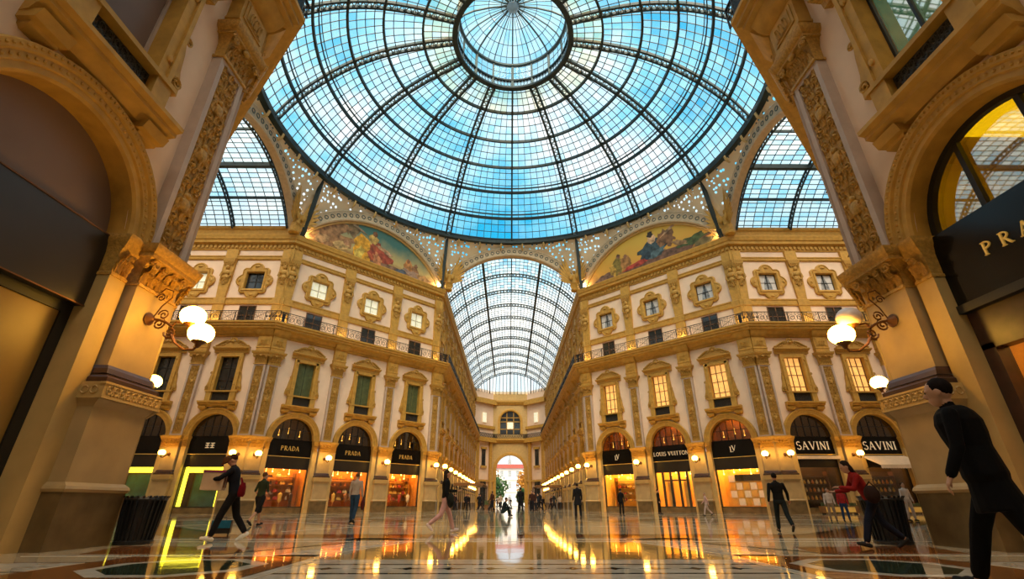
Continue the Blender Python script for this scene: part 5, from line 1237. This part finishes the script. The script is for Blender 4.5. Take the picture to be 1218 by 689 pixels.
# ------------------------------------------------------------------ winged figures on the corners
def winged():
    b = MB(); b.lathe([(0.55, 0), (0.6, 0.15), (0.45, 0.3), (0.5, 0.6), (0.42, 1.1), (0.5, 1.6), (0.55, 1.9), (0.25, 2.15), (0.14, 2.3)], n=14)
    b.ball((0, -0.05, 2.5), (0.22, 0.25, 0.28), 10, 8)
    for i in range(6): leaf(b, -0.4 + 0.16 * i, -0.45, 0.2, 0.26, 1.0, 0.12)
    r = {'body': b.mesh('body', 'ochre', 50)}
    for s, nm in ((-1, 'l'), (1, 'r')):
        b = MB()
        for k in range(7):
            t = 0.35 + k * 0.17; L = 2.9 - 0.22 * k; w = 0.2
            p = Vector((s * 0.3, 0.15, 1.75 - 0.12 * k)); d = Vector((s * sin(t), 0.05, cos(t))); n_ = Vector((d.z, 0, -d.x))
            pts = [p - n_ * w * 0.5, p + d * L * 0.6 - n_ * w, p + d * L, p + d * L * 0.85 + n_ * w * 0.7, p + n_ * w * 0.6]
            b.prism_y([(q.x, q.z) for q in pts], 0.10 + 0.035 * k, 0.17 + 0.035 * k)
        b.ball((s * 0.38, 0.1, 1.75), (0.25, 0.14, 0.4), 8, 6)
        r['wing' + nm] = b.mesh('wing', 'ochre', 40)
    return r
KF = winged()
for k, ang, lb in ((0, -20.3, 'winged gilt figure on the corner left of the far vault'), (1, 20.3, 'winged gilt figure on the corner right of the far vault'), (2, -69.7, 'winged gilt figure where the teal mural meets the left arm'), (3, 69.7, 'winged gilt figure where the golden mural meets the right arm')):
    t_ = radians(ang); rr = 23.0
    t = thing('winged_figure', lb, 'statue', (rr * sin(t_), YC + rr * cos(t_), 24.93), -t_, 'winged figures under the dome')
    put('body', KF['body'], t, (0, 0, 0), 0, (0.9, 0.9, 1.05)); put('wing', KF['wingl'], t, (0, -0.35, 0), radians(30), scale=(0.95, 0.9, 1.05)); put('wing', KF['wingr'], t, (0, -0.35, 0), radians(-30), scale=(0.95, 0.9, 1.05))

# ------------------------------------------------------------------ bins by the near piers
def litter_bin(x, y, label):
    t = thing('litter_bin', label, 'bin', (x, y, 0)); b = MB(); b.lathe([(0.25, 0.02), (0.27, 0.06), (0.31, 0.82), (0.30, 0.84)], n=24); b.build('liner', 'matteblack', t)
    b = MB(); b.lathe([(0.33, 0), (0.33, 0.06), (0.29, 0.08)], n=24); b.build('foot', 'iron', t)
    b = MB(); b.tube([(0.36 * cos(i * pi / 12), 0.36 * sin(i * pi / 12), 0.80) for i in range(24)], 0.025, 6, closed=True); b.build('rim', 'iron', t)
    sl = MB(); sl.bar((0.29, 0, 0.05), (0.345, 0, 0.78), 0.05, 0.02); sl.bar((0.345, 0, 0.78), (0.40, 0, 0.86), 0.04, 0.02); sl = sl.mesh('slat', 'iron')
    for i in range(24): put('slat', sl, t, (0, 0, 0), i * pi / 12)
litter_bin(-7.62, 10.32, 'dark slatted litter bin at the foot of the left pier'); litter_bin(7.25, 10.25, 'dark slatted litter bin behind the woman in red')

# ------------------------------------------------------------------ floodlights on the balconies and at the feet of the winged figures
kf = MB(); kf.box(-0.16, 0.16, -0.10, 0.10, 0.06, 0.24); kf.box(-0.03, 0.03, -0.03, 0.03, 0, 0.07); kf.box(-0.12, 0.12, -0.03, 0.03, 0, 0.02); KFB = kf.mesh('housing', 'iron')
kf = MB(); kf.box(-0.13, 0.13, -0.08, 0.08, 0.24, 0.26); KFL = kf.mesh('lens', mat('flood lens', (1, 0.85, 0.6), 0.4, var=0, emit=(1.0, 0.66, 0.28), es=14))
def flood(loc, r, label, watts, group):
    t = thing('floodlight', label, 'floodlight', loc, r, group); put('housing', KFB, t); put('lens', KFL, t)
    l = bpy.data.lights.new('flood_lamp', 'POINT'); l.energy = watts; l.color = (1.0, 0.72, 0.42); l.shadow_soft_size = 0.12
    o = bpy.data.objects.new('flood_lamp', l); COL.objects.link(o); o.parent = t; o.location = (0, 0, 0.45)
for k, us, txt in (('DL', dp, 'left diagonal'), ('DR', dp, 'right diagonal'), ('SL', (-0.72, -6.22), 'left arm'), ('SR', (0.72, 6.22), 'right arm')):
    for ui, u in enumerate(sorted(us)):
        loc, r = at(k, u, 0.35, 15.42); flood(loc, r, '%s small floodlight from the left on the balcony of the %s facade' % (ORD[ui], txt), 35, 'balcony floodlights of the %s' % txt)
for ang in (-23.2, 23.2, -66.8, 66.8):
    t_ = radians(ang); flood((22.85 * sin(t_), YC + 22.85 * cos(t_), 24.95), -t_, 'small floodlight at the foot of the %s winged figure' % {-23.2: 'left far-vault', 23.2: 'right far-vault', -66.8: 'left-arm', 66.8: 'right-arm'}[ang], 190, 'floodlights under the winged figures')

# ------------------------------------------------------------------ cafe terrace in the far arm
def cafe(sx, y0, n, label):
    t = thing('cafe_canopy', label, 'canopy', (sx * 5.6, y0, 0)); L = n * 3.0
    b = MB(); b.box(-1.9, 1.9, 0, L, 3.05, 3.2); b.box(-1.95, 1.95, -0.05, 0.0, 2.85, 3.2); b.build('roof_panel', 'wood', t)
    for i in range(n + 1):
        for s in (-1, 1):
            b = MB(); b.box(s * 1.8 - 0.05, s * 1.8 + 0.05, i * 3.0 - 0.05 * (i > 0), i * 3.0 + 0.05, 0, 3.05); b.build('post', 'iron', t)
    for i in range(n):
        b = MB(); b.ball((0, 1.5 + i * 3, 2.75), 0.14, 10, 6); b.tube([(0, 1.5 + i * 3, 3.05), (0, 1.5 + i * 3, 2.85)], 0.015, 5); b.build('pendant_globe', 'lightwarm', t)
    for i in range(n * 2):
        q = thing('cafe_planter', '%s planter box from the octagon before the canopy on the %s' % (ORD[i], 'left' if sx < 0 else 'right'), 'planter', (sx * 3.2, y0 + 0.75 + i * 1.5, 0), 0, 'planters before the cafe canopy, ' + ('left' if sx < 0 else 'right'))
        b = MB(); b.box(-0.22, 0.22, -0.68, 0.68, 0, 0.55); b.box(-0.25, 0.25, -0.71, 0.71, 0.5, 0.58); b.build('trough', 'wood', q)
        b = MB()
        for j in range(90): leaf(b, random.uniform(-0.2, 0.2), random.uniform(-0.65, 0.65), 0.55, 0.12, random.uniform(0.3, 0.75), random.uniform(-0.15, 0.15))
        tag(b.build('planting', REDLEAF if i % 2 else 'shutter', q), kind='stuff')
REDLEAF = mat('reddish leaves', (0.22, 0.05, 0.02), 0.6, var=0.4, vs=4)
cafe(-1, 66, 5, 'long dark cafe canopy on posts on the left of the far arm'); cafe(1, 74, 4, 'dark cafe canopy on posts on the right of the far arm')

# ------------------------------------------------------------------ people
SKIN = mat('skin', (0.50, 0.27, 0.17), 0.5, var=0.06)
_mc = {}
def cloth(c):
    if c not in _mc: _mc[c] = mat('cloth', c, 0.85, var=0.18, vs=6, bump=0.15, bs=30, spec=0.12)
    return _mc[c]
def rotv(v, ax, an): return Matrix.Rotation(an, 3, ax) @ v
def body(H, legs, arms, lean=0.0, turn=0.0, voxel=0.012, top=(0.1, 0.1, 0.1), bottom=(0.05, 0.05, 0.07), shoe=(0.03, 0.03, 0.03), sleeve=True, shorts=False, skirt=False, hair=(0.03, 0.02, 0.015), longhair=False, coat=False, headtilt=0.0, sit=0.0, broad=1.0):
    """legs: per side (thigh fwd deg, knee bend deg, out deg); arms: per side (fwd deg, out deg, elbow deg, inward deg). front is +y"""
    k = H / 1.75; b = MB(); bones = []
    def cap(p, q, r0, r1, lab): b.capsule(p, q, r0 * k, r1 * k); bones.append((Vector(p), Vector(q), (r0 + r1) / 2 * k, lab))
    pel = Vector((0, 0, 0)); L = lambda v: pel + rotv(Vector(v) * k, 'X', -lean)
    hipw = 0.095
    # trunk: lofted ellipses from crotch to neck
    secs = [(-0.10, 0.13, 0.10), (-0.02, 0.165, 0.115), (0.10, 0.155, 0.11), (0.20, 0.145, 0.105), (0.32, 0.165, 0.12), (0.42, 0.18, 0.125), (0.50, 0.165, 0.105), (0.545, 0.10, 0.08), (0.565, 0.06, 0.06)]
    rings = []
    for z, rx, ry in secs:
        g = broad * (1.08 if coat else 1.0); tw = turn * max(0, z) / 0.5
        rings.append([tuple(L((rx * g * cos(i * pi / 8 + tw), ry * g * sin(i * pi / 8 + tw), z))) for i in range(16)])
    b.loft(rings, True)
    bones.append((L((0, 0, 0.06)), L((0, 0, 0.48)), 0.14 * k, 'top')); bones.append((L((0, 0, -0.06)), L((0, 0, -0.02)), 0.14 * k, 'top' if coat else 'bottom'))
    if coat or skirt:
        z1 = -0.30 if coat else -0.42; rg = []
        for z, rx, ry in ((0.05, 0.175, 0.13), (-0.1, 0.20, 0.15), (z1, 0.225, 0.18)): rg.append([tuple(L((rx * cos(i * pi / 8), ry * sin(i * pi / 8), z))) for i in range(16)])
        b.loft(rg, True); bones.append((L((0, 0, 0)), L((0, 0, z1 + 0.1)), 0.2 * k, 'top' if coat else 'bottom'))
    # neck and head
    cap(L((0, 0, 0.53)), L((0, 0.01, 0.62)), 0.056, 0.05, 'skin')
    hc = L((0, 0.025, 0.70)); hx = rotv(Vector((0, 1, 0)), 'X', -lean - headtilt); hz = rotv(Vector((0, 0, 1)), 'X', -lean - headtilt)
    def hp(x, y, z): return hc + Vector((1, 0, 0)) * x * k + hx * y * k + hz * z * k
    def blob(c, r):
        o = len(b.v); b.ball((0, 0, 0), tuple(q * k for q in r), 12, 9)
        for i in range(o, len(b.v)): x, y, z = b.v[i]; b.v[i] = tuple(c + Vector((1, 0, 0)) * x + hx * y + hz * z)
    blob(hp(0, 0, 0.02), (0.078, 0.098, 0.108)); blob(hp(0, 0.03, -0.06), (0.056, 0.066, 0.062))      # skull, jaw
    blob(hp(0, 0.104, -0.01), (0.014, 0.022, 0.026)); blob(hp(0, 0.088, -0.062), (0.026, 0.014, 0.010))   # nose, lips
    for s in (-1, 1): blob(hp(s * 0.079, -0.005, 0.0), (0.012, 0.022, 0.032)); blob(hp(s * 0.032, 0.088, 0.03), (0.022, 0.012, 0.008))
    bones.append((hp(0, 0, 0.03), hp(0, 0.02, -0.05), 0.09 * k, 'skin'))
    low = 0
    for s, (fw, kn, ot) in zip((-1, 1), legs):
        h = L((s * hipw, 0, -0.03)); d = rotv(rotv(Vector((0, 0, -1)), 'X', radians(fw)), 'Y', radians(-s * ot)); kp = h + d * 0.43 * k
        d2 = rotv(rotv(Vector((0, 0, -1)), 'X', radians(fw - kn)), 'Y', radians(-s * ot * 0.5)); an = kp + d2 * 0.42 * k
        cap(h, kp, 0.098 if not shorts else 0.108, 0.074 if not shorts else 0.095, 'bottom')
        if shorts or skirt: cap(kp, an, 0.056, 0.038, 'skin')
        else: cap(kp, kp + d2 * 0.36 * k, 0.074, 0.062, 'bottom'); cap(kp + d2 * 0.34 * k, an, 0.04, 0.036, 'skin')
        fd = rotv(Vector((0, 1, 0)), 'X', radians(max(-55, min(25, (fw - kn) * 0.8)))); heel = an - fd * 0.05 * k + Vector((0, 0, -0.045 * k)); toe = an + fd * 0.16 * k + Vector((0, 0, -0.055 * k))
        cap(heel, an + fd * 0.08 * k + Vector((0, 0, -0.04 * k)), 0.042, 0.045, 'shoe'); cap(an + fd * 0.04 * k + Vector((0, 0, -0.05 * k)), toe, 0.042, 0.034, 'shoe')
    for s, (fw, ot, el, inn) in zip((-1, 1), arms):
        sh = L((s * 0.185 * broad, 0, 0.475)); base = Vector((0, 0, -1))
        d = rotv(rotv(base, 'Y', radians(-s * ot)), 'X', radians(fw) - lean * 0.3); ep = sh + d * 0.285 * k
        d2 = rotv(rotv(rotv(base, 'Y', radians(-s * ot * 0.6)), 'X', radians(fw + el) - lean * 0.3), 'Z', radians(s * inn)); wp = ep + d2 * 0.25 * k
        cap(sh, ep, 0.062 if sleeve else 0.05, 0.05 if sleeve else 0.042, 'top'); 
        if sleeve: cap(ep, ep + d2 * 0.225 * k, 0.052, 0.042, 'top')
        else: cap(ep, wp, 0.042, 0.030, 'skin')
        cap(ep + d2 * 0.2 * k, wp, 0.030, 0.027, 'skin')
        # hand: palm, four curled fingers, thumb from the side of the palm
        fwd = d2.normalized(); side = fwd.cross(Vector((0, 0, 1)) if abs(fwd.z) < 0.9 else Vector((1, 0, 0))).normalized()
        if abs(fwd.z) >= 0.9: side = Vector((0, 1, 0)) - fwd * fwd.y; side.normalize()
        nrm = side.cross(fwd).normalized()
        if nrm.x * s > 0: nrm = -nrm          # palms face the body
        pc = wp + fwd * 0.055 * k
        for j in range(4): cap(wp + fwd * 0.01 * k, pc + side * (0.030 - 0.02 * j) * k + fwd * 0.025 * k, 0.021, 0.015, 'skin')
        for j, ln in enumerate((0.070, 0.078, 0.072, 0.056)):
            r0 = pc + side * (0.030 - 0.02 * j) * k + fwd * 0.028 * k; m1 = r0 + (fwd * 0.9 + nrm * 0.35) * ln * 0.55 * k; m2 = m1 + (fwd * 0.5 + nrm * 0.8) * ln * 0.5 * k
            cap(r0, m1, 0.0105, 0.0095, 'skin'); cap(m1, m2, 0.0095, 0.008, 'skin')
        th = wp + fwd * 0.03 * k + side * 0.032 * k; t1 = th + (fwd * 0.7 + side * 0.6 + nrm * 0.3) * 0.042 * k; cap(th, t1, 0.015, 0.012, 'skin'); cap(t1, t1 + (fwd * 0.9 + nrm * 0.4) * 0.034 * k, 0.012, 0.009, 'skin')
    zmin = min(v[2] for v in b.v)
    if sit: zmin = min(zmin, -0.12 * k)
    me = bpy.data.meshes.new('tmp'); me.from_pydata(b.v, [], b.f); o = bpy.data.objects.new('tmp', me); COL.objects.link(o)
    m = o.modifiers.new('r', 'REMESH'); m.mode = 'VOXEL'; m.voxel_size = voxel
    m = o.modifiers.new('s', 'SMOOTH'); m.factor = 0.5; m.iterations = 3 if voxel < 0.015 else 1
    ev = o.evaluated_get(bpy.context.evaluated_depsgraph_get()); out = bpy.data.meshes.new_from_object(ev)
    bpy.data.objects.remove(o); bpy.data.meshes.remove(me)
    labs = ['skin', 'top', 'bottom', 'shoe']
    for mt in (SKIN, cloth(top), cloth(bottom), cloth(shoe)): out.materials.append(mt)
    idx = []
    for p in out.polygons:
        c = p.center; best = 1e9; bl = 0
        for p0, p1, r, lab in bones:
            d = p1 - p0; t = max(0, min(1, (c - p0).dot(d) / max(d.length_squared, 1e-9))); q = (c - p0 - d * t).length - r
            if q < best: best = q; bl = labs.index(lab)
        idx.append(bl)
    out.polygons.foreach_set('material_index', idx); out.polygons.foreach_set('use_smooth', [True] * len(idx))
    out.transform(Matrix.Translation((0, 0, -zmin)))
    # hair as its own mesh
    hb = MB(); off = Vector((0, 0, -zmin))
    def hblob(c, r):
        o2 = len(hb.v); hb.ball((0, 0, 0), tuple(q * k for q in r), 12, 9)
        for i in range(o2, len(hb.v)): x, y, z = hb.v[i]; hb.v[i] = tuple(c + off + Vector((1, 0, 0)) * x + hx * y + hz * z)
    hblob(hp(0, -0.022, 0.045), (0.086, 0.096, 0.098))
    if longhair: hblob(hp(0, -0.06, -0.06), (0.085, 0.06, 0.14)); hblob(hp(0, -0.075, -0.18), (0.075, 0.045, 0.12))
    hm = hb.mesh('hair', cloth(hair), 60)
    eyes = MB()
    for s in (-1, 1):
        for i in (0,): eyes.ball(tuple(hp(s * 0.032, 0.091, 0.018) + off), 0.008 * k, 6, 5)
    return out, hm, eyes.mesh('eyes', cloth((0.02, 0.015, 0.01))), off, k
def person(name, label, x, y, rz, H, legs, arms, group=None, **kw):
    me, hm, em, off, k = body(H, legs, arms, **kw); me.name = 'person'
    o = tag(put('person', me, None, (x, y, 0), rz), label, 'person', group)
    put('hair', hm, o); put('eyes', em, o); return o, k
WALK = [(22, 8, 2), (-16, 28, 2)]; WALK2 = [(-18, 30, 2), (24, 6, 2)]; STAND = [(3, 4, 4), (-2, 3, 4)]
SW = [(-22, 8, 14, 8), (20, 8, 24, 8)]; SW2 = [(20, 8, 24, 8), (-22, 8, 14, 8)]; HANG = [(2, 10, 10, 4), (4, 10, 12, 4)]
F = 0.0; BK = pi
# woman in cap carrying a carton, walking to the left
o, k = person('p', 'person in dark clothes and cap carrying a carton, white shoes', -6.18, 10.9, radians(105), 1.70, [(20, 6, 4), (-14, 22, 4)], [(50, 24, 40, 40), (46, 20, 46, 36)], lean=0.22, voxel=0.011, top=(0.012, 0.012, 0.016), bottom=(0.012, 0.011, 0.012), shoe=(0.75, 0.70, 0.62), headtilt=0.35, hair=(0.05, 0.02, 0.01))
b = MB(); b.loft([[(w * cos(i * pi / 8), d * sin(i * pi / 8) + (0.02 if z < 0.02 else 0), z) for i in range(16)] for z, w, d in ((0, 0.105, 0.115), (0.05, 0.105, 0.115), (0.10, 0.085, 0.095), (0.125, 0.03, 0.03))]); b.prism_z([(-0.08, 0.09), (0.08, 0.09), (0.06, 0.14), (0, 0.16), (-0.06, 0.14)], 0.0, 0.014)
cp = b.build('cap', cloth((0.10, 0.045, 0.02)), o, (0, 0.25, 1.56)); cp.rotation_euler.x = -0.5
# carton, bag and suitcase near her
b = MB(); b.box(-0.30, 0.30, -0.2, 0.2, 0, 0.36); t = thing('carton', 'beige carton held in front by the person in the cap', 'box', (-6.60, 10.80, 0.98), radians(112)); b.build('box_body', mat('carton', (0.55, 0.38, 0.24), 0.8), t)
b = MB(); b.box(-0.31, 0.31, -0.21, 0.21, 0.34, 0.385); b.build('box_lid', mat('purple lid', (0.25, 0.03, 0.09), 0.6), t)
for s in (-1, 1):
    b = MB(); b.box(s * 0.14 - 0.03, s * 0.14 + 0.03, 0.2, 0.215, 0.05, 0.3); b.box(s * 0.14 - 0.03, s * 0.14 + 0.03, -0.215, -0.2, 0.05, 0.3); b.build('printed_mark', mat('brown print', (0.2, 0.05, 0.03), 0.8), t)
b = MB(); b.loft([[(w * cos(q * pi / 6), d * sin(q * pi / 6), z) for q in range(12)] for z, w, d in ((0.05, 0.05, 0.09), (0.10, 0.075, 0.13), (0.24, 0.07, 0.12), (0.33, 0.04, 0.10))]); b.tube([(-0.02, -0.08, 0.32), (-0.06, -0.02, 0.42), (-0.06, 0.05, 0.42), (-0.02, 0.1, 0.32)], 0.015, 5); tag(b.build('shoulder_bag', cloth((0.16, 0.006, 0.012)), None, (-5.98, 10.80, 0.80), radians(20), smooth=50), 'red shoulder bag slung behind the person with the carton', 'bag')
t = thing('suitcase', 'small dark suitcase with blue front behind the person with the carton', 'suitcase', (-7.55, 13.2, 0), 0.3)
t.scale = (0.75, 0.75, 0.8)
b = MB(); b.box(-0.30, 0.30, -0.13, 0.13, 0.05, 0.42); b.build('case', 'matteblack', t); b = MB(); b.box(-0.28, 0.28, -0.15, -0.13, 0.2, 0.42); b.build('front_pocket', cloth((0.02, 0.14, 0.25)), t); b = MB(); b.tube([(-0.1, 0, 0.42), (-0.1, 0, 0.5), (0.1, 0, 0.5), (0.1, 0, 0.42)], 0.014, 5); b.build('handle', 'iron', t)
for s in (-1, 1): b = MB(); b.ball((s * 0.24, 0, 0.035), (0.03, 0.04, 0.035), 8, 6); b.build('wheel', 'iron', t)
person('p', 'person in dark green shirt and black shorts walking by the first boutique', -9.26, 18.4, radians(-20), 1.77, WALK, [(-15, 8, 60, 30), (12, 8, 60, 30)], top=(0.035, 0.045, 0.022), bottom=(0.014, 0.013, 0.014), shorts=True, hair=(0.12, 0.06, 0.03), voxel=0.013, sleeve=False)
person('p', 'person in pale jacket and blue jeans before the second boutique', -6.54, 20.7, radians(-8), 1.83, [(10, 4, 2), (-8, 16, 2)], HANG, top=(0.42, 0.33, 0.27), bottom=(0.025, 0.05, 0.09), hair=(0.16, 0.08, 0.04), voxel=0.014)
b = MB(); b.ball((0, 0, 0.2), (0.08, 0.17, 0.2), 10, 8); b.tube([(0, -0.1, 0.36), (0, 0, 0.5), (0, 0.1, 0.36)], 0.014, 5); tag(b.build('hand_bag', cloth((0.08, 0.015, 0.015)), None, (-6.2, 20.7, 0.48), 0, smooth=50), 'dark red bag hanging from the hand of the person in jeans', 'bag')
person('p', 'person in black top and pale pink trousers walking with a phone', -2.05, 14.2, radians(-70), 1.60, [(24, 6, 2), (-20, 34, 2)], [(30, 6, 60, 10), (-10, 8, 30, 8)], top=(0.012, 0.012, 0.013), bottom=(0.62, 0.36, 0.34), shoe=(0.75, 0.62, 0.62), longhair=True, voxel=0.012)
b = MB(); b.ball((0, 0, 0.18), (0.09, 0.17, 0.19), 10, 8); b.tube([(0, -0.1, 0.33), (0.02, 0.0, 0.6), (0, 0.1, 0.33)], 0.014, 5); tag(b.build('hand_bag', cloth((0.02, 0.022, 0.018)), None, (-1.88, 13.98, 0.62), 0.4, smooth=50), 'dark bag on the hip of the person in pink trousers', 'bag')
person('p', 'person in dark suit standing before the last golden boutique pier', 3.43, 27.4, radians(8), 1.68, STAND, HANG, top=(0.016, 0.015, 0.018), bottom=(0.014, 0.013, 0.016), coat=True, voxel=0.016)
person('p', 'dark figure standing at the monogram boutique window', 7.0, 33.0, radians(-40), 1.56, STAND, HANG, top=(0.012, 0.011, 0.012), bottom=(0.012, 0.011, 0.012), voxel=0.018)
person('p', 'dark figure in the doorway of the golden boutique', 10.8, 37.6, radians(-120), 1.65, STAND, HANG, top=(0.02, 0.014, 0.012), bottom=(0.012, 0.011, 0.012), voxel=0.02)
person('p', 'small figure in pale pink walking between golden boutiques', 12.5, 33.0, radians(80), 1.36, WALK, SW, top=(0.55, 0.36, 0.33), bottom=(0.55, 0.42, 0.38), hair=(0.3, 0.2, 0.14), voxel=0.018)
person('p', 'person in black jacket walking away towards the square window display', 7.26, 14.15, radians(-12), 1.50, [(20, 6, 2), (-20, 26, 2)], [(-16, 18, 14, 4), (14, 20, 20, 4)], top=(0.010, 0.010, 0.011), bottom=(0.016, 0.022, 0.024), hair=(0.012, 0.01, 0.01), coat=False, voxel=0.012, broad=1.1)
person('p', 'person with dark hair and red top leaning forward as they hurry past', 6.35, 9.28, radians(72), 1.52, [(28, 10, 3), (-16, 30, 3)], [(35, 12, 70, 30), (30, 14, 60, 10)], lean=0.40, top=(0.24, 0.014, 0.012), bottom=(0.014, 0.018, 0.035), hair=(0.02, 0.012, 0.01), longhair=True, voxel=0.011)
b = MB(); b.ball((0, 0, 0.15), (0.09, 0.13, 0.15), 10, 8); b.tube([(0, -0.08, 0.26), (0.02, 0.0, 0.36), (0, 0.08, 0.26)], 0.014, 5); tag(b.build('shoulder_bag', cloth((0.03, 0.015, 0.012)), None, (6.22, 9.02, 0.72), 0.5, smooth=50), 'dark bag pressed to the side of the person in red', 'bag')
person('p', 'child in red jacket and blue trousers beside the restaurant', 14.45, 22.4, radians(160), 1.30, STAND, HANG, top=(0.42, 0.035, 0.04), bottom=(0.03, 0.06, 0.16), voxel=0.015)
person('p', 'child in white top standing next to the child in red', 14.0, 22.6, radians(150), 1.32, STAND, HANG, top=(0.6, 0.52, 0.48), bottom=(0.3, 0.22, 0.16), voxel=0.016)
person('p', 'person in white waiting beside the slatted bin and restaurant', 17.8, 23.0, radians(180), 1.55, STAND, HANG, top=(0.6, 0.56, 0.54), bottom=(0.5, 0.46, 0.44), voxel=0.016)
# big dark figure striding out of the frame
person('p', 'large dark-clothed figure striding past close to the camera', 4.05, 4.5, radians(40), 1.86, [(-20, 24, 3), (24, 6, 3)], [(6, 12, 22, 6), (-18, 10, 16, 6)], lean=0.10, voxel=0.010, top=(0.004, 0.0035, 0.004), bottom=(0.004, 0.0035, 0.004), hair=(0.01, 0.006, 0.005), coat=True, broad=1.28)
# seated person on the floor
person('p', 'person sitting cross-legged on the floor at the far arm', -0.65, 31.0, radians(-70), 1.70, [(128, 112, 8), (122, 108, 10)], [(42, 10, 40, 20), (40, 10, 40, 20)], lean=0.30, sit=1.0, top=(0.014, 0.022, 0.028), bottom=(0.016, 0.03, 0.03), voxel=0.016)
# the crowd further down the arm: a few bodies, recoloured copies
cols = [((0.012, 0.012, 0.014), (0.012, 0.012, 0.014)), ((0.05, 0.02, 0.015), (0.014, 0.014, 0.02)), ((0.016, 0.02, 0.03), (0.02, 0.02, 0.025)), ((0.4, 0.3, 0.22), (0.03, 0.03, 0.035))]
poses = [(WALK, SW), (STAND, HANG), (WALK2, SW2)]
KC = [body(1.74, *poses[i % 3], voxel=0.024, top=c[0], bottom=c[1]) for i, c in enumerate(cols)]
def walker(i, x, y, rz, s, label, group=None):
    me, hm, em, off, k = KC[i]
    o = tag(put('person', me, None, (x, y, 0), rz, (s, s, s)), label, 'person', group); put('hair', hm, o); put('eyes', em, o)
walker(0, 0.55, 36.0, 0.1, 1.02, 'tall dark figure standing just behind the seated person')
walker(1, 1.7, 44.0, 2.9, 0.98, 'brown-clad figure to the right of the archway light')
CROWD = []
for i in range(26):
    while True:
        x = random.uniform(-2.6, 6.2); y = random.uniform(50, 100)
        if all(hypot(x - p_[0], y - p_[1]) > 1.5 for p_ in CROWD) and not (x > 2.6 and 73 < y < 87) : break
    CROWD.append((x, y))
    walker(random.choice((0, 1, 2, 2, 3)), x, y, random.uniform(0, 6.28), random.uniform(0.92, 1.05), 'small distant passer-by in the crowd down the far arm', 'crowd down the far arm')
for i in range(8): walker(random.choice((0, 1, 2)), -6.6 + 1.5 * (i % 3), 56.5 + 1.9 * (i // 3) + 0.4 * (i % 2), random.uniform(0, 6.28), 0.98, '%s of the distant figures standing before the left cafe terrace' % ORD[i], 'people beside the left cafe terrace')
